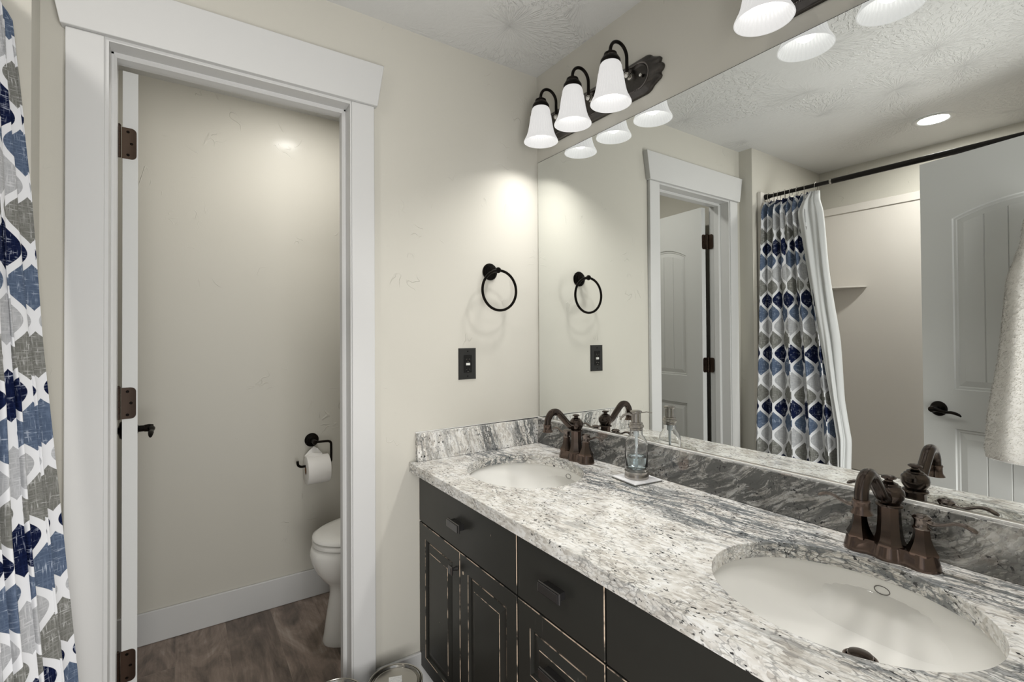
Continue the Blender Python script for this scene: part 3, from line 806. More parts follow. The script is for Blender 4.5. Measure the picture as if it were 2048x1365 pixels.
# ------------------------------------------------------------------ faucets
def facet_ring(r, n=8, k=0.0): return lambda rr, h, a: rr
def make_faucet(label):
    t = thing('centerset_faucet', label, 'faucet', group='bronze centerset faucets')
    # base: three merged lobes, flared
    b = BM(); rings = []
    def outline(scale, z, N=72):
        out = []
        for i in range(N):
            a = 2*PI*i/N; d = Vector((math.cos(a), math.sin(a)))
            best = 0
            for cy, r in ((-0.0508, 0.029), (0.0, 0.030), (0.0508, 0.029), (-0.0254, 0.0225), (0.0254, 0.0225)):
                R_ = r*scale if r > 0.023 else r*scale
                bq = d.y*cy; disc = R_*R_-(cy*cy-bq*bq)
                if disc >= 0: best = max(best, bq+math.sqrt(disc))
            out.append((d.x*best, d.y*best, z))
        return out
    rings = [outline(1.0, 0.0), outline(1.0, 0.003), outline(0.97, 0.008), outline(0.90, 0.016), outline(0.84, 0.023), outline(0.80, 0.027), outline(0.77, 0.029)]
    loft(b, rings); new_obj('base_plate', b, COPPERY, t, auto=50)
    # centre body: faceted column
    b = BM()
    def octo(prof, n, org=(0, 0, 0)):
        lathe(b, prof, n, org, phase=PI/n)
    octo([(0.0, 0.024), (0.0285, 0.026), (0.0285, 0.030), (0.0245, 0.036), (0.0215, 0.048), (0.0195, 0.070), (0.0185, 0.103), (0.0, 0.103)], 8)
    new_obj('column', b, BRONZE, t, auto=25)
    b = BM()
    lathe(b, [(0.0, 0.102), (0.0225, 0.103), (0.0235, 0.105), (0.0225, 0.108), (0.0185, 0.110), (0.0195, 0.112), (0.0245, 0.120), (0.0258, 0.128), (0.0245, 0.136), (0.020, 0.1405), (0.0195, 0.143), (0.0155, 0.145), (0.0150, 0.1475), (0.0115, 0.149), (0.0075, 0.1515), (0.0065, 0.154), (0.0085, 0.1555), (0.0125, 0.1575), (0.0128, 0.1595), (0.009, 0.162), (0.0, 0.163)], 32, caps=False)
    new_obj('body_cap', b, BRONZE, t)
    b = BM()
    pts = smooth_path([(-0.012, 0, 0.121), (-0.036, 0, 0.130), (-0.062, 0, 0.156), (-0.088, 0, 0.178), (-0.112, 0, 0.177), (-0.127, 0, 0.158), (-0.130, 0, 0.138)], 8)
    tube(b, pts, [0.0135, 0.0115, 0.0115, 0.0118, 0.0118, 0.0115, 0.0112], 20)
    new_obj('spout', b, BRONZE, t)
    b = BM(); lathe(b, [(0.0, 0.140), (0.0135, 0.141), (0.0145, 0.1385), (0.0135, 0.136), (0.0135, 0.127), (0.0140, 0.122), (0.0175, 0.117), (0.0180, 0.1150), (0.0150, 0.1150), (0.0, 0.118)], 28, (-0.130, 0, 0), caps=False)
    new_obj('spout_tip', b, COPPERY, t)
    for s in (-1, 1):
        b = BM(); cy = s*0.0508
        lathe(b, [(0.0, 0.024), (0.0255, 0.026), (0.0258, 0.030), (0.0225, 0.036), (0.0175, 0.046), (0.0140, 0.058), (0.0122, 0.074), (0.0, 0.074)], 6, (0, cy, 0), phase=PI/6)
        hv = new_obj('handle_body', b, BRONZE, t, auto=25)
        b = BM(); lathe(b, [(0.0, 0.073), (0.0148, 0.074), (0.0152, 0.0765), (0.0125, 0.079), (0.0118, 0.082), (0.0122, 0.090), (0.0150, 0.094), (0.0155, 0.096), (0.0120, 0.0995), (0.006, 0.1015), (0.0, 0.102)], 28, (0, cy, 0), caps=False)
        new_obj('handle_cap', b, LEVERM, hv)
        b = BM()
        pts = smooth_path([(0, cy+s*0.006, 0.092), (0.0, cy+s*0.018, 0.087), (0.0, cy+s*0.032, 0.090), (0.0, cy+s*0.048, 0.097), (0.0, cy+s*0.062, 0.098), (0.0, cy+s*0.074, 0.093), (0, cy+s*0.079, 0.090)], 6)
        tube(b, pts, [0.0090, 0.0070, 0.0052, 0.0052, 0.0062, 0.0068, 0.0030], 14, 0.62)
        new_obj('lever', b, LEVERM, hv)
    return t
def copy_tree(o, parent=None):
    c = o.copy(); COL.objects.link(c)
    if parent is not None: c.parent = parent; c.matrix_parent_inverse = o.matrix_parent_inverse.copy()
    for ch in list(o.children): copy_tree(ch, c)
    return c
f1 = make_faucet('bronze two-handle faucet behind the sink nearest the back wall')
f1.location = (-0.078, -0.320, CT)
f2 = copy_tree(f1); f2.location = (-0.078, -1.247, CT); f2['label'] = 'bronze two-handle faucet at the near right end of the counter'

# ------------------------------------------------------------------ soap dispenser on coaster
co_ = thing('coaster', 'square white marble coaster under the glass soap dispenser', 'coaster', (-0.088, -0.606, CT), (0, 0, math.radians(-7)))
b = BM(); box(b, -0.053, 0.053, -0.053, 0.053, 0.0002, 0.0035); new_obj('backing', b, COASTER_EDGE, co_, smooth=False)
b = BM(); box(b, -0.053, 0.053, -0.053, 0.053, 0.0036, 0.0070); new_obj('marble_tile', b, COASTER, co_, bevel=0.0008)
sd = thing('soap_dispenser', 'clear glass soap dispenser with nickel pump and a little blue soap', 'soap dispenser', (-0.085, -0.604, CT+0.0072), (0, 0, math.radians(-4)))
b = BM(); lathe(b, [(0.0, 0), (0.0362, 0.0), (0.0368, 0.002), (0.0362, 0.009), (0.0348, 0.013), (0.0355, 0.019), (0.0362, 0.0215), (0.0352, 0.022), (0.0, 0.022)], 48, caps=False); new_obj('metal_base', b, PEWTER, sd)
b = BM(); lathe(b, [(0.0, 0.0225), (0.0330, 0.0225), (0.0345, 0.026), (0.0345, 0.098), (0.0335, 0.107), (0.0300, 0.116), (0.0245, 0.124), (0.0198, 0.131), (0.0192, 0.145),
               (0.0170, 0.145), (0.0176, 0.131), (0.0225, 0.123), (0.0275, 0.115), (0.0308, 0.106), (0.0315, 0.098), (0.0315, 0.032), (0.028, 0.029), (0.0, 0.029)], 48, caps=False)
new_obj('bottle', b, GLASS, sd, auto=50)
b = BM(); lathe(b, [(0.0, 0.0292), (0.0275, 0.0292), (0.0312, 0.033), (0.0312, 0.062), (0.0305, 0.0635), (0.0, 0.0635)], 48, caps=False); new_obj('liquid_soap', b, LIQUID, sd, auto=50)
b = BM(); lathe(b, [(0.0, 0.034), (0.0032, 0.034), (0.0032, 0.095), (0.0045, 0.095), (0.0045, 0.125), (0.0085, 0.126), (0.0085, 0.144), (0.0, 0.144)], 20, caps=False); new_obj('dip_tube', b, TUBEM, sd, auto=40)
b = BM(); lathe(b, [(0.0, 0.1455), (0.0185, 0.1455), (0.0198, 0.148), (0.0190, 0.151), (0.0215, 0.153), (0.0235, 0.157), (0.0215, 0.162), (0.0190, 0.164), (0.0198, 0.166), (0.0185, 0.169), (0.0150, 0.170), (0.0, 0.170)], 40, caps=False); new_obj('collar', b, PEWTER, sd)
b = BM(); lathe(b, [(0.0, 0.1685), (0.0142, 0.1685), (0.0142, 0.196), (0.0170, 0.1985), (0.0178, 0.2005), (0.0172, 0.2035), (0.0130, 0.2055), (0.0, 0.206)], 40, caps=False); new_obj('pump_head', b, PEWTER, sd)
b = BM()
def rotd(l, z, a=math.radians(146)): return (l*math.cos(a), l*math.sin(a), z)
tube(b, smooth_path([rotd(0.010, 0.191), rotd(0.022, 0.194), rotd(0.034, 0.192), rotd(0.044, 0.184), rotd(0.048, 0.176)], 6), [0.0045, 0.0040, 0.0036, 0.0034, 0.003], 14); new_obj('nozzle', b, PEWTER, sd)
b = BM(); a2 = math.radians(-34)
tube(b, smooth_path([rotd(0.012, 0.1985, a2), rotd(0.024, 0.199, a2), rotd(0.032, 0.2005, a2), rotd(0.042, 0.198, a2), rotd(0.049, 0.1975, a2)], 6), [0.0035, 0.003, 0.0026, 0.0026, 0.0018], 12, 0.6); new_obj('thumb_lever', b, PEWTER, sd)

# ------------------------------------------------------------------ mirror
MZ0, MZ1 = 0.9255, 1.992
mi = thing('wall_mirror', 'large frameless wall mirror above the double vanity', 'mirror', (-0.003, -0.79, MZ0))
b = BM(); box(b, -0.0013, 0.002, -0.781, 0.781, 0, MZ1-MZ0); o = new_obj('glass_edge', b, MEDGE, mi, smooth=False); o.location = (0.0008, 0, 0.001)
b = BM(); bb = 0.0
V = [b.verts.new(p) for p in ((-0.0020, -0.779, 0.001), (-0.0020, 0.779, 0.001), (-0.0020, 0.779, MZ1-MZ0-0.001), (-0.0020, -0.779, MZ1-MZ0-0.001))]
V2 = [b.verts.new((-0.0004, p.co.y, p.co.z)) for p in V]
b.faces.new(V); b.faces.new(V2[::-1])
for i in range(4): b.faces.new((V[i], V[(i+1) % 4], V2[(i+1) % 4], V2[i]))
new_obj('silvered_glass', b, MIRROR, mi, smooth=False)
b = BM(); box(b, -0.004, 0.001, -0.780, 0.780, -0.0035, 0.0012); o = new_obj('bottom_channel', b, CHROME, mi, smooth=False)

# ------------------------------------------------------------------ vanity lights
def make_vanity_light(label):
    t = thing('vanity_light', label, 'wall light', group='three-shade vanity wall lights')
    # back plate: rounded bar with scalloped ends (y along the wall, local x = -out)
    HL, HW = 0.312, 0.062
    def outline(inset, k=1.0):
        pts = []
        hl, hw = HL-inset, HW-inset
        # half end: straight edge then scallops
        end = [(0.225, 1.0), (0.248, 0.99), (0.262, 0.90), (0.268, 0.80), (0.275, 0.72), (0.288, 0.62), (0.298, 0.55), (0.3025, 0.44), (0.300, 0.33), (0.300, 0.24), (0.308, 0.16), (0.312, 0.0)]
        full = end+[(a, -c) for a, c in end[-2::-1]]
        sm = []
        for i in range(len(full)-1):
            p0 = full[max(i-1, 0)]; p1 = full[i]; p2 = full[i+1]; p3 = full[min(i+2, len(full)-1)]
            for j in range(3):
                u = j/3
                sm.append(tuple(0.5*((2*p1[c])+(-p0[c]+p2[c])*u+(2*p0[c]-5*p1[c]+4*p2[c]-p3[c])*u*u+(-p0[c]+3*p1[c]-3*p2[c]+p3[c])*u**3) for c in (0, 1)))
        sm.append(full[-1])
        R_ = [(a*(hl/HL), c*hw) for a, c in sm]
        return R_+[(-a, -c) for a, c in R_]
    def stadium(inset, N):
        L = 0.262-inset; w = 0.040-inset; r = w
        pts = []
        q = N//2
        for i in range(q):
            a = PI/2-PI*i/(q-1); pts.append((L-r+r*math.cos(a), r*math.sin(a)))
        return pts+[(-a, -c) for a, c in pts]
    b = BM(); O = outline(0); N = len(O)
    def ring(pts, d): return [(-d, p[0], p[1]) for p in pts]
    loft(b, [ring(outline(0), 0.0), ring(outline(0), 0.006), ring(outline(0.003), 0.010), ring(outline(0.009), 0.013), ring(stadium(-0.006, N), 0.0165), ring(stadium(-0.003, N), 0.020), ring(stadium(0.001, N), 0.020), ring(stadium(0.004, N), 0.015), ring(stadium(0.009, N), 0.0135)])
    new_obj('back_plate', b, PLATE, t, auto=50)
    # beaded rim
    b = BM(); S = stadium(-0.0015, N); per = []
    for i in range(len(S)):
        p, q = Vector(S[i]), Vector(S[(i+1) % len(S)]); L = (q-p).length; m = max(1, int(round(L/0.0062)))
        for k in range(m): per.append(p.lerp(q, k/m))
    for p in per: 
        lathe(b, [(0.0, -0.0028), (0.0024, -0.0012), (0.0024, 0.0012), (0.0, 0.0028)], 6, (-0.0205, p.x, p.y), (1, 0, 0), caps=False)
    new_obj('beaded_rim', b, PLATE, t)
    for y in (-0.232, 0.232):
        b = BM(); sphere(b, (-0.020, y, 0.0), 0.0065, 14); new_obj('cap_nut', b, CHROME, t)
    for k, y in enumerate((-0.183, 0.0, 0.183)):
        arm = empty('arm', (0, y, 0)); arm.parent = t
        b = BM(); sphere(b, (-0.030, 0, 0.018), 0.0105, 18); lathe(b, [(0.0, 0.012), (0.013, 0.012), (0.0115, 0.018), (0.006, 0.020), (0.006, 0.03)], 18, (0, 0, 0.018), (-1, 0, 0), caps=False)
        new_obj('boss', b, CHROME, arm)
        b = BM(); xa = -0.030; xc = -0.106
        pts = [(xa, 0, 0.018), (xa, 0, 0.05)]+[((xa+xc)/2+(xa-xc)/2*math.cos(a), 0, 0.075+0.040*math.sin(a)) for a in [PI*i/16 for i in range(17)]]+[(xc, 0, 0.062)]
        tube(b, pts, 0.0056, 14); new_obj('gooseneck', b, ORB, arm)
        b = BM()
        lathe(b, [(0.0, 0.078), (0.0062, 0.077), (0.008, 0.072), (0.013, 0.069), (0.0205, 0.0655), (0.0215, 0.061), (0.0200, 0.0575), (0.0225, 0.0555), (0.0240, 0.0535), (0.0250, 0.051), (0.0285, 0.0485), (0.0315, 0.044), (0.0325, 0.038), (0.0315, 0.034), (0.0300, 0.033), (0.0, 0.034)], 36, (xc, 0, 0), caps=False)
        new_obj('shade_holder', b, ORB, arm)
        b = BM()
        for i in range(36):
            a = 2*PI*i/36; sphere(b, (xc+0.0243*math.cos(a), 0.0243*math.sin(a), 0.0537), 0.0016, 6)
        new_obj('beading', b, PLATE, arm)
        b = BM()
        prof = [(0.0290, 0.0345), (0.0325, 0.030), (0.0355, 0.022), (0.0370, 0.0125), (0.0375, 0.0105), (0.0370, 0.0085), (0.0385, 0.0), (0.0410, -0.018), (0.0440, -0.038), (0.0480, -0.058), (0.0530, -0.074), (0.0590, -0.086), (0.0650, -0.094), (0.0655, -0.0965),
                (0.0630, -0.0965), (0.0565, -0.086), (0.0505, -0.074), (0.0455, -0.058), (0.0415, -0.038), (0.0385, -0.018), (0.0355, 0.0), (0.0340, 0.02), (0.0265, 0.0345)]
        fl = lambda r, h, a: r*(1+(0.040 if h < 0.006 and h > -0.090 else 0.0)*abs(math.sin(a*16))**0.7)
        lathe(b, prof, 192, (xc, 0, 0), flute=fl, caps=False)
        new_obj('glass_shade', b, SHADE, arm, auto=60)
        b = BM(); lathe(b, [(0.0, -0.078), (0.012, -0.0765), (0.022, -0.069), (0.0265, -0.058), (0.0260, -0.046), (0.018, -0.025), (0.0135, -0.005), (0.0135, 0.03), (0, 0.03)], 28, (xc, 0, 0), caps=False)
        new_obj('bulb', b, BULB, arm)
        L = bpy.data.lights.new('bulb_light', 'AREA'); L.shape = 'DISK'; L.size = 0.09; L.spread = 2.35; L.energy = 1.65; L.color = (1.0, 0.98, 0.955)
        lo = bpy.data.objects.new('bulb_light', L); COL.objects.link(lo); lo.parent = arm; lo.location = (xc, 0, -0.099); lo.visible_glossy = False
    return t
v1 = make_vanity_light('bronze three-shade vanity light nearest the room corner'); v1.location = (-0.0005, -0.3475, 2.104)
v2 = copy_tree(v1); v2.location = (-0.0005, -1.208, 2.104); v2['label'] = 'bronze three-shade vanity light cut off by the top edge, above the near sink'

# ------------------------------------------------------------------ recessed ceiling lights
def recessed(label, x, y, power):
    t = thing('recessed_light', label, 'ceiling light', (x, y, H), group='recessed ceiling lights')
    b = BM(); lathe(b, [(0.084, -0.0005), (0.086, -0.003), (0.080, -0.006), (0.068, -0.0065), (0.062, -0.003), (0.062, -0.0005)], 48, caps=False); new_obj('trim_ring', b, TRIM, t)
    b = BM(); lathe(b, [(0.0, -0.0032), (0.0625, -0.0032), (0.0625, -0.0012), (0.0, -0.0012)], 48, caps=False); new_obj('lens', b, CANGLOW, t, smooth=False)
    L = bpy.data.lights.new('lens_light', 'AREA'); L.shape = 'DISK'; L.size = 0.12; L.energy = power; L.color = (1.0, 0.97, 0.93)
    lo = bpy.data.objects.new('lens_light', L); COL.objects.link(lo); lo.parent = t; lo.location = (0, 0, -0.008); lo.visible_glossy = False
    return t
recessed('round recessed ceiling light over the tub side, seen in the mirror', -1.945, -0.805, 10)
recessed('round recessed ceiling light inside the toilet room', -0.757, 0.427, 5.6)

# ------------------------------------------------------------------ towel ring and outlet on the back wall
tr = thing('towel_ring', 'black bronze towel ring on the beige wall beside the mirror', 'towel ring', (-0.240, 0, 1.517))
b = BM(); lathe(b, [(0.0, 0.0), (0.033, 0.0), (0.0335, 0.003), (0.031, 0.006), (0.0285, 0.0065), (0.0285, 0.010), (0.0255, 0.0125), (0.0225, 0.013), (0.0225, 0.016), (0.0185, 0.019), (0.012, 0.020), (0.008, 0.022), (0.0065, 0.034), (0.0065, 0.050), (0.0085, 0.055), (0.0, 0.057)], 40, (0, -0.0005, 0), (0, -1, 0), caps=False)
new_obj('wall_flange', b, ORB, tr)
b = BM(); sphere(b, (0, -0.063, 0.0), 0.0115, 20); new_obj('ball_end', b, ORB, tr)
b = BM(); tube(b, ring_path((0.004, -0.066, -0.078), 0.0765, 'y', 64), 0.0052, 14, closed=True); o = new_obj('ring', b, ORB, tr)

ol = thing('wall_outlet', 'black electrical outlet with white test buttons on the back wall', 'outlet', (-0.3435, 0, 1.159))
b = BM()
loops = [[b.verts.new((xx, -d, zz)) for xx, zz in ((-w, -h), (w, -h), (w, h), (-w, h))] for w, h, d in ((0.0375, 0.0595, 0.0), (0.0375, 0.0595, 0.002), (0.0335, 0.0555, 0.0055))]
for A, B in zip(loops, loops[1:]):
    for k in range(4): b.faces.new((A[k], A[(k+1) % 4], B[(k+1) % 4], B[k]))
b.faces.new(loops[-1]); b.faces.new(loops[0][::-1])
new_obj('cover_plate', b, BLACKP, ol, smooth=False)
b = BM(); box(b, -0.0168, 0.0168, -0.0075, -0.005, -0.0333, 0.0333); rc = new_obj('receptacle', b, mat('glossy_black_plastic', (0.006, 0.006, 0.006), 0.2), ol, bevel=0.001)
b = BM(); box(b, -0.0085, 0.0085, -0.0087, -0.0070, -0.0005, 0.0035); new_obj('reset_button', b, WHITEP, rc, smooth=False)
b = BM(); box(b, -0.0085, 0.0085, -0.0087, -0.0070, -0.0055, -0.0015); new_obj('test_button', b, WHITEP, rc, smooth=False)
for zc in (0.0185, -0.0195):
    b = BM(); box(b, -0.0072, -0.0052, -0.0078, -0.0072, zc, zc+0.0085); box(b, 0.0052, 0.0068, -0.0078, -0.0072, zc+0.001, zc+0.008)
    lathe(b, [(0.0, 0.0072), (0.0026, 0.0072), (0.0026, 0.0078), (0.0, 0.0078)], 12, (0, 0, zc-0.0055), (0, -1, 0), caps=False); new_obj('socket_slots', b, DARKSLOT, rc, smooth=False)
    b = BM()
    box(b, -0.0076, -0.0046, -0.0082, -0.0074, zc-0.0020, zc-0.0006); box(b, 0.0044, 0.0074, -0.0082, -0.0074, zc-0.0014, zc); box(b, -0.0028, 0.0028, -0.0082, -0.0074, zc-0.0100, zc-0.0086)
    new_obj('contact_glints', b, CHROME, rc, smooth=False)
for zc in (0.0475, -0.0475):
    b = BM(); lathe(b, [(0.0, 0.005), (0.0032, 0.005), (0.0024, 0.0068), (0.0, 0.007)], 14, (0, 0, zc), (0, -1, 0), caps=False); new_obj('screw', b, DARKSLOT, ol)

# ------------------------------------------------------------------ toilet paper holder and roll
tp = thing('toilet_paper_holder', 'black bronze toilet paper holder arm on the toilet room wall', 'toilet paper holder', (-0.720, YB, 0.761))
b = BM(); lathe(b, [(0.0, 0.0), (0.0325, 0.0), (0.033, 0.003), (0.0305, 0.006), (0.028, 0.0065), (0.028, 0.010), (0.025, 0.0125), (0.022, 0.013), (0.022, 0.016), (0.018, 0.019), (0.012, 0.021), (0.010, 0.026), (0.0105, 0.060), (0.012, 0.070), (0.010, 0.078), (0.0, 0.082)], 36, (0, -0.0005, 0), (0, -1, 0), caps=False)
new_obj('wall_flange', b, ORB, tp)
b = BM()
A = [(0.0, -0.072, 0.0), (0.050, -0.074, 0.0), (0.066, -0.074, -0.003), (0.0735, -0.074, -0.012), (0.0745, -0.074, -0.030), (0.0745, -0.074, -0.085), (0.0725, -0.074, -0.098), (0.062, -0.074, -0.105), (0.040, -0.074, -0.106), (-0.045, -0.074, -0.107), (-0.063, -0.074, -0.106), (-0.0735, -0.074, -0.099), (-0.077, -0.074, -0.088), (-0.077, -0.074, -0.078)]
tube(b, smooth_path(A, 4), 0.0058, 14); new_obj('arm', b, ORB, tp)
rl = thing('toilet_paper_roll', 'white toilet paper roll with its sheet folded to a point', 'toilet paper', (-0.7105, YB-0.076, 0.634))
b = BM(); lathe(b, [(0.019, -0.052), (0.062, -0.052), (0.066, -0.050), (0.066, 0.050), (0.062, 0.052), (0.019, 0.052)], 56, (0, 0, 0), (1, 0, 0), caps=False); new_obj('paper', b, PAPER, rl, auto=50)
b = BM(); lathe(b, [(0.019, -0.0515), (0.019, 0.0515), (0.0182, 0.0515), (0.0182, -0.0515)], 32, (0, 0, 0), (1, 0, 0), caps=False); new_obj('cardboard_core', b, CARD, rl)
b = BM()   # pointed folded sheet standing up over the roll, back towards the wall
P = [(-0.052, 0.004, 0.064), (-0.052, 0.030, 0.062), (-0.030, 0.030, 0.086), (-0.010, 0.026, 0.104), (0.006, 0.022, 0.094), (0.026, 0.016, 0.070), (0.022, -0.012, 0.0665), (-0.015, -0.020, 0.064)]
vs = [b.verts.new(p) for p in P]; c = b.verts.new((-0.014, 0.010, 0.078)); low = [b.verts.new((p[0], p[1]+0.001, p[2]-0.0025)) for p in P]; cl = b.verts.new((-0.014, 0.011, 0.0745))
n = len(P)
for i in range(n):
    j = (i+1) % n; b.faces.new((vs[i], vs[j], c)); b.faces.new((low[j], low[i], cl)); b.faces.new((vs[i], low[i], low[j], vs[j]))
new_obj('folded_sheet', b, PAPER, rl, smooth=False)

# ------------------------------------------------------------------ toilet (faces -x, tank against the right wall)
TY = 0.475
to = thing('toilet', 'white two-piece toilet partly hidden by the door jamb', 'toilet', (-0.36, TY, 0))
def egg(xf, xb, hw, z, N=48, sq=2.0):
    """plan outline: pointed-round front at xf (more negative), blunter back at xb"""
    out = []; L = xb-xf; xm = xf+L*0.55
    for i in range(N):
        a = 2*PI*i/N; c, s = math.cos(a), math.sin(a)
        ax = (xb-xm) if c > 0 else (xm-xf)
        e = 1.0 if c <= 0 else 0.75
        out.append((xm+ax*(abs(c)**e)*(1 if c > 0 else -1), hw*(abs(s)**(0.9))*(1 if s > 0 else -1), z))
    return [(p[0]+0.36, p[1], p[2]) for p in out]
b = BM()
secs = [(-0.762, -0.10, 0.118, 0.0), (-0.765, -0.10, 0.120, 0.012), (-0.760, -0.10, 0.112, 0.03), (-0.748, -0.10, 0.100, 0.12), (-0.735, -0.10, 0.095, 0.20), (-0.738, -0.10, 0.105, 0.235), (-0.768, -0.12, 0.150, 0.268), (-0.790, -0.15, 0.172, 0.300), (-0.806, -0.17, 0.184, 0.340), (-0.812, -0.18, 0.188, 0.370), (-0.806, -0.185, 0.186, 0.395), (-0.795, -0.19, 0.182, 0.404)]
loft(b, [egg(*s) for s in secs]); new_obj('bowl', b, PORC, to, auto=60, bevel=0.0)
b = BM(); loft(b, [egg(-0.795, -0.22, 0.180, 0.407), egg(-0.803, -0.215, 0.186, 0.410), egg(-0.803, -0.215, 0.186, 0.424), egg(-0.797, -0.22, 0.182, 0.427)]); new_obj('seat', b, PORC, to, auto=60)
b = BM(); loft(b, [egg(-0.796, -0.22, 0.181, 0.430), egg(-0.803, -0.215, 0.186, 0.433), egg(-0.801, -0.215, 0.185, 0.442), egg(-0.785, -0.22, 0.172, 0.450), egg(-0.74, -0.24, 0.135, 0.456), egg(-0.66, -0.28, 0.07, 0.459)]); new_obj('lid', b, PORC, to, auto=60)
b = BM(); box(b, 0.13, 0.355, -0.215, 0.215, 0.400, 0.745); new_obj('tank', b, PORC, to, bevel=0.025, seg=4)
b = BM(); box(b, 0.115, 0.357, -0.228, 0.228, 0.746, 0.785); new_obj('tank_lid', b, PORC, to, bevel=0.010, seg=3)
b = BM(); lathe(b, [(0.0, 0), (0.012, 0.0), (0.012, 0.012), (0.0, 0.012)], 16, (0.128, 0.15, 0.68), (-1, 0, 0)); tube(b, [(0.112, 0.15, 0.68), (0.108, 0.11, 0.677), (0.108, 0.08, 0.672)], [0.005, 0.006, 0.007], 10); new_obj('flush_lever', b, ORB, to)

# ------------------------------------------------------------------ bathtub and surround
bt = thing('bathtub', 'white alcove bathtub behind the patterned curtain', 'bathtub', (-1.98, -0.82, 0))
def rr(x0, x1, y0, y1, r, z, k=6):
    pts = []
    for cx, cy, a0 in ((x1-r, y1-r, 0), (x0+r, y1-r, 90), (x0+r, y0+r, 180), (x1-r, y0+r, 270)):
        for i in range(k): a = math.radians(a0+90*i/(k-1)); pts.append((cx+r*math.cos(a)+1.98, cy+r*math.sin(a)+0.82, z))
    return pts
b = BM(); tx0, tx1, ty0, ty1 = X2+0.002, -1.600, YF+0.002, DZ-0.002
loft(b, [rr(tx0, tx1-0.012, ty0, ty1, 0.004, 0.0), rr(tx0, tx1-0.012, ty0, ty1, 0.004, 0.33), rr(tx0, tx1, ty0, ty1, 0.006, 0.345), rr(tx0, tx1, ty0, ty1, 0.006, 0.375), rr(tx0+0.004, tx1-0.006, ty0+0.004, ty1-0.004, 0.006, 0.382),
         rr(tx0+0.06, tx1-0.075, ty0+0.08, ty1-0.08, 0.12, 0.380), rr(tx0+0.07, tx1-0.085, ty0+0.09, ty1-0.09, 0.12, 0.365), rr(tx0+0.10, tx1-0.11, ty0+0.13, ty1-0.20, 0.12, 0.12), rr(tx0+0.15, tx1-0.16, ty0+0.2, ty1-0.27, 0.10, 0.085)])
new_obj('tub_shell', b, SURR, bt, auto=50)
su = thing('tub_surround', 'glossy white tub surround panels with a corner shelf, seen in the mirror', 'tub surround', (-1.98, -0.82, 0.384))
IN = Matrix.Translation((1.98, 0.82, -0.384))
def spart(name, b, m=SURR, **kw):
    o = new_obj(name, b, m, su, **kw); o.matrix_parent_inverse = IN; return o
b = BM(); box(b, X2+0.022, -1.605, DZ-0.016, DZ-0.0005, 0.384, 2.095); box(b, -1.622, -1.583, DZ-0.024, DZ-0.0005, 0.384, 2.105); box(b, X2+0.022, -1.605, DZ-0.022, DZ-0.0005, 2.055, 2.105); spart('end_panel', b, bevel=0.003)
b = BM(); box(b, X2+0.001, X2+0.014, YF+0.02, DZ-0.001, 0.384, 2.055); box(b, X2+0.001, X2+0.022, YF+0.02, DZ-0.001, 2.053, 2.103); spart('back_panel', b, bevel=0.003)
b = BM(); box(b, X2+0.022, -1.605, YF+0.0005, YF+0.016, 0.384, 2.095); spart('near_end_panel', b, bevel=0.003)
b = BM()
pts = [(X2+0.012, DZ-0.014), (X2+0.012, DZ-0.275)]+[(X2+0.012+0.115*math.sin(a)*(1.0), DZ-0.014-0.261*math.cos(a)) for a in [PI/2*i/12 for i in range(1, 13)]]
prism(b, pts, 'z', 1.556, 1.567); spart('corner_shelf', b, bevel=0.003)

# ------------------------------------------------------------------ curtain rod, rings, curtain, liner
RX_, RZ_ = -1.632, 2.078
rod = thing('curtain_rod', 'dark bronze tension curtain rod over the tub, seen in the mirror', 'curtain rod', (RX_, -0.82, RZ_))
b = BM(); lathe(b, [(0.0, 0.0), (0.0170, 0.0), (0.0165, 0.012), (0.0125, 0.028), (0.0110, 0.034), (0.0108, 0.40), (0.0, 0.40)], 24, (0, 0.82+DZ-0.0255, 0), (0, -1, 0)); new_obj('inner_tube', b, DARKMETAL, rod)
b = BM(); lathe(b, [(0.0, 0.0), (0.0140, 0.0), (0.0140, 1.075), (0.0170, 1.09), (0.0170, 1.098), (0.0, 1.098)], 24, (0, 0.82-0.46, 0), (0, -1, 0)); new_obj('outer_tube', b, DARKMETAL, rod)
b = BM(); lathe(b, [(0.0, 0.0), (0.0150, 0.0), (0.0150, 0.010), (0.0, 0.010)], 24, (0, 0.82-0.452, 0), (0, -1, 0)); new_obj('joint_collar', b, PEWTER, rod)

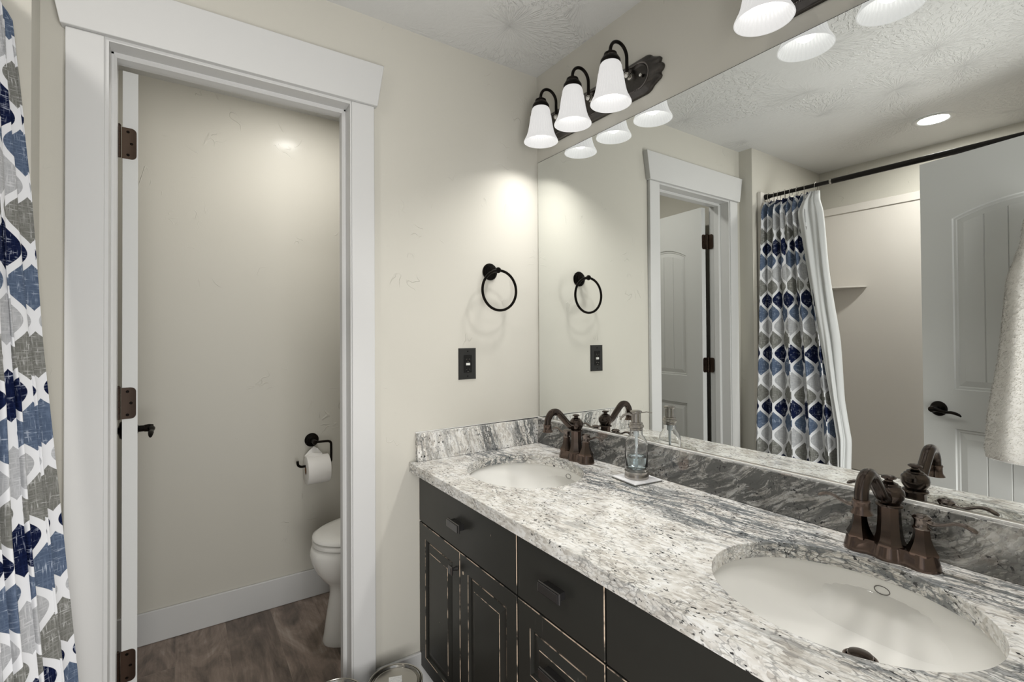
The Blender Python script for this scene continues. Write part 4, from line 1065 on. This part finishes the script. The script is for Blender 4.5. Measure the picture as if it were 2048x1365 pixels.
ZS = [2.050, 1.98, 1.6, 1.25, 0.9, 0.5, 0.08]; XS = [-1.624, -1.576, -1.542, -1.520, -1.490, -1.458, -1.435]
def lerp_tab(z, zs, xs):
    if z >= zs[0]: return xs[0]
    for i in range(len(zs)-1):
        if z >= zs[i+1]:
            f = (zs[i]-z)/(zs[i]-zs[i+1]); return xs[i]*(1-f)+xs[i+1]*f
    return xs[-1]
def xc(z): return lerp_tab(z, ZS, XS)
NF = 5.6
def cpoint(s, z):
    """s 0..1 from the far (wall) edge to the near edge"""
    top = (2.045-z)/1.95
    y0 = lerp_tab(z, [2.045, 1.46, 1.03, 0.65, 0.08], [-0.112, -0.116, -0.120, -0.122, -0.124])
    y1 = lerp_tab(z, [2.045, 1.9, 1.6, 1.2, 0.9, 0.6, 0.08], [-0.365, -0.375, -0.410, -0.460, -0.490, -0.515, -0.54])
    k = min(1.0, top*2.2)                       # 0 at the rings, 1 where the folds have opened
    pa = 2*PI*(7.6*s+0.05*math.sin(9*s))
    pb = 2*PI*4.4*(s**0.95+0.016*math.sin(8*s))+0.25*math.sin(1.3*z)
    Aa = 0.018*(1-k)+0.0012*k; Ab = (0.004+0.030*k)*(0.55+0.6*s)
    x = xc(z)+Aa*math.sin(pa)+Ab*math.sin(pb)-0.055*s*min(1.0, top*1.7)
    edge = math.sin(PI*min(1, max(0, s)))**0.3 if 0 < s < 1 else 0
    y = y0+(y1-y0)*s-(0.30*Aa*math.sin(2*pa)+0.38*Ab*math.sin(2*pb))*edge
    return Vector((x, y, z))
cu = thing('shower_curtain', 'navy, grey and white ogee-print shower curtain bunched beside the doorway', 'shower curtain', (-1.52, -0.32, 0))
b = BM(); NS, NZ = 300, 110; uvl = b.loops.layers.uv.new('UVMap')
def arc_row(z):
    a = [0.0]; p = cpoint(0, z)
    for i in range(NS):
        q = cpoint((i+1)/NS, z); a.append(a[-1]+(q-p).length); p = q
    return a
ARCT = arc_row(0.9)[-1]
ARCS = []
for j in range(NZ+1):
    a = arc_row(2.045-(2.045-0.085)*j/NZ); ARCS.append([v*ARCT/a[-1] for v in a])
G = []
for j in range(NZ+1):
    z = 2.045-(2.045-0.085)*j/NZ; row = []
    for i in range(NS+1):
        p = cpoint(i/NS, z); zz = z-(0.006*(1-math.cos(2*PI*7.6*i/NS))/2 if j == 0 else 0)
        row.append(b.verts.new((p.x+1.52, p.y+0.32, zz)))
    G.append(row)
for j in range(NZ):
    for i in range(NS):
        f = b.faces.new((G[j][i], G[j][i+1], G[j+1][i+1], G[j+1][i]))
        for lp, (ii, jj) in zip(f.loops, ((i, j), (i+1, j), (i+1, j+1), (i, j+1))):
            lp[uvl].uv = (ARCS[jj][ii]+0.02, 2.045-(2.045-0.085)*jj/NZ+0.045)
o = new_obj('curtain_panel', b, FABRIC, cu, auto=180)
md = o.modifiers.new('thick', 'SOLIDIFY'); md.thickness = 0.0012; md.offset = -1

# liner: white sheet flipped out over the near edge of the curtain
LZ = [2.045, 1.925, 1.664, 1.233, 0.926, 0.729, 0.594, 0.14]
LL = [-0.368, -0.319, -0.365, -0.440, -0.492, -0.525, -0.532, -0.545]     # outer (towards the wall) edge
LR = [-0.386, -0.418, -0.448, -0.502, -0.528, -0.560, -0.556, -0.580]     # fold at the near side
ln = thing('shower_curtain_liner', 'plain white liner folded out over the near edge of the shower curtain', 'shower curtain liner', (-1.50, -0.45, 0))
b = BM(); NZ2, NS2 = 70, 46; G = []
for j in range(NZ2+1):
    z = 2.040-(2.040-0.14)*j/NZ2; row = []
    yl, yr = lerp_tab(z, LZ, LL), lerp_tab(z, LZ, LR)
    sh = 0.055*min(1.0, (2.045-z)/1.95*1.7); xf = xc(z)-sh+0.042-0.022*max(0, min(1, (z-1.4)/0.45)); xb_ = xc(z)-sh-0.012
    for i in range(NS2+1):
        s = i/NS2
        if s < 0.55:      # front flap, from outer edge to the fold
            q = s/0.55; y = yl+(yr-yl)*q; x = xf+0.006*math.sin(q*9+z*3)+0.004*math.sin(q*17-z*2)-0.010*q*q
        elif s < 0.72:    # rounded fold
            q = (s-0.55)/0.17; a = PI*q; rad = (xf-0.010-xb_)/2; x = xb_+rad+rad*math.cos(a); y = yr-0.018*math.sin(a)+0.003*math.sin(9*z)
        else:             # back part, hangs behind the curtain
            q = (s-0.72)/0.28; y = yr+0.16*q; x = xb_-0.012*math.sin(q*6+z)-0.02*q-0.012*math.sin(q*14)
        row.append(b.verts.new((x+1.50, y+0.45, z)))
    G.append(row)
for j in range(NZ2):
    for i in range(NS2): b.faces.new((G[j][i], G[j][i+1], G[j+1][i+1], G[j+1][i]))
o = new_obj('liner_sheet', b, LINER, ln, auto=180); md = o.modifiers.new('thick', 'SOLIDIFY'); md.thickness = 0.0010; md.offset = -1

RINGLAB = ['steel curtain ring nearest the alcove wall', 'steel curtain ring second from the alcove wall', 'steel curtain ring third from the alcove wall', 'steel curtain ring fourth from the alcove wall',
           'steel curtain ring fifth from the alcove wall', 'steel curtain ring sixth from the alcove wall', 'steel curtain ring next to the white liner corner', 'steel curtain ring holding the white liner corner']
b = BM(); N = 40
pth = []
for i in range(N):
    a = 2*PI*i/N; rx = 0.0165*(1-0.30*max(0, -math.sin(a))); pth.append(Vector((rx*math.cos(a), 0.0, 0.030*math.sin(a)-0.012)))
tube(b, pth, 0.0013, 8, closed=True); sphere(b, (0.013, 0, -0.030), 0.0022, 8); sphere(b, (-0.013, 0, -0.030), 0.0022, 8)
r0 = new_obj('curtain_ring', b, CHROME)
for k, y in enumerate((-0.124, -0.154, -0.184, -0.218, -0.250, -0.284, -0.322, -0.382)):
    r = r0 if k == 0 else r0.copy()
    if k: COL.objects.link(r)
    r.location = (RX_, y, RZ_+0.0); r.rotation_euler = (0, 0, (random.random()-0.5)*0.9)
    tag(r, RINGLAB[k]+', on the dark rod', 'curtain ring', 'steel rings on the curtain rod')

# ------------------------------------------------------------------ towel on the entry door
SU = Vector((-0.218, 0.976, 0)); NU = Vector((0.976, 0.218, 0)); LATCH = Vector((-1.576, -0.848, 0))
def dpt(s, n, z): p = LATCH-SU*s+NU*n; return Vector((p.x, p.y, z))
hk = thing('robe_hook', 'bronze robe hook on the entry door behind the towel', 'hook', tuple(dpt(0.40, 0.0, 1.735)), (0, 0, math.atan2(NU.y, NU.x)))
b = BM(); lathe(b, [(0.0, 0.0), (0.020, 0.0), (0.020, 0.004), (0.010, 0.008), (0.0, 0.008)], 24, (0, 0, 0), (1, 0, 0), caps=False); new_obj('rose', b, ORB, hk)
b = BM(); tube(b, smooth_path([(0.004, 0, 0), (0.03, 0, -0.008), (0.045, 0, 0.006), (0.047, 0, 0.022)], 6), 0.005, 10); new_obj('prong', b, ORB, hk)
tw = thing('towel', 'fluffy white towel hanging on the entry door, at the right edge of the mirror', 'towel', tuple(dpt(0.40, 0.05, 0.76)))
TO = dpt(0.40, 0.05, 0.76)
TZ = [1.735, 1.68, 1.60, 1.48, 1.366, 1.164, 0.941, 0.80, 0.765]
TS = [0.014, 0.024, 0.034, 0.076, 0.088, 0.106, 0.139, 0.152, 0.150]     # half width
TD = [0.016, 0.024, 0.032, 0.040, 0.044, 0.048, 0.052, 0.054, 0.050]     # half depth
def tring(z, N=90, grow=0.0):
    w, d = lerp_tab(z, TZ, TS)+grow, lerp_tab(z, TZ, TD)+grow; out = []
    for i in range(N):
        a = 2*PI*i/N; c, s = math.cos(a), math.sin(a)
        f = 1+0.10*math.sin(5*a+2.2*z)+0.05*math.sin(9*a-3*z)
        k = dpt(0.40, 0.060, z)+SU*(w*c*(abs(c)**-0.15 if abs(c) > 0.1 else 1))*(1+0.02*math.sin(8*z+a))+NU*(d*s*f if s > 0 else 0.045*s)
        out.append(k-TO)
    return out
b = BM(); zz = [1.735-(1.735-0.765)*i/80 for i in range(81)]
rings = [tring(z) for z in zz]+[tring(0.765, grow=-0.012)]
for p in rings[-1]: p.z -= 0.006
loft(b, rings); body = new_obj('towel_body', b, TERRY, tw, auto=180)
b = BM()
for k in range(26000):
    z = 0.764+(1.70-0.764)*random.random(); i = random.randrange(90)
    a = 2*PI*i/90
    if math.sin(a) < -0.3 and random.random() < 0.8: continue
    R_ = tring(z)
    p = R_[i]; q = R_[(i+1) % 90]; pos = p.lerp(q, random.random())
    ctr = dpt(0.40, 0.060, z)-TO; out = (pos-ctr); out.z = 0; out.normalize()
    d = (out+Vector((random.uniform(-.7, .7), random.uniform(-.7, .7), random.uniform(-1.0, 0.4)))).normalized()
    L = random.uniform(0.004, 0.0085); side = d.cross(Vector((0, 0, 1))).normalized()*0.0009
    m = pos+d*L*0.55; e = pos+d*L+Vector((0, 0, -0.0025))
    v = [b.verts.new(x) for x in (pos-side, pos+side, m+side, m-side, e)]
    b.faces.new(v[:4]); b.faces.new((v[3], v[2], v[4]))
o = new_obj('pile', b, TERRY, tw, smooth=False); o['kind'] = 'stuff'

# ------------------------------------------------------------------ paint cans on the floor by the vanity
def make_can(label):
    t = thing('paint_can', label, 'paint can', group='paint cans on the floor')
    b = BM(); lathe(b, [(0.0, 0.0), (0.081, 0.0), (0.083, 0.003), (0.0815, 0.006), (0.0815, 0.184), (0.084, 0.1875), (0.0845, 0.191), (0.083, 0.1935), (0.0805, 0.1925), (0.0800, 0.188)], 64, caps=False); new_obj('can_body', b, CANMETAL, t, auto=60)
    b = BM(); lathe(b, [(0.0800, 0.1885), (0.0785, 0.1925), (0.0765, 0.1935), (0.0745, 0.1915), (0.0735, 0.1865), (0.0715, 0.1845), (0.0695, 0.1865), (0.0675, 0.1895), (0.0655, 0.1895), (0.0635, 0.1875), (0.0, 0.1872)], 64, caps=False); new_obj('lid', b, CANMETAL, t, auto=60)
    b = BM(); tube(b, [(0.084*math.cos(a), 0.084*math.sin(a), 0.150-0.05*math.sin((a-0.2)/2.74*PI)) for a in [0.2+2.74*i/24 for i in range(25)]], 0.0016, 8); new_obj('wire_handle', b, CHROME, t)
    return t
pc = make_can('paint can with a white paper label on its lid, against the vanity corner')
pc.location = (-0.694, -0.165, 0.0)
pc2 = copy_tree(pc); pc2.location = (-0.868, -0.128, 0.0); pc2['label'] = 'paint can at the bottom edge with only its rim showing before the doorway'
b = BM(); box(b, -0.020, 0.020, -0.030, 0.030, 0.1874, 0.1878); o = new_obj('paper_label', b, LABEL, pc, smooth=False); o.rotation_euler = (0, 0, math.radians(-20)); o['label'] = 'small white printed label'
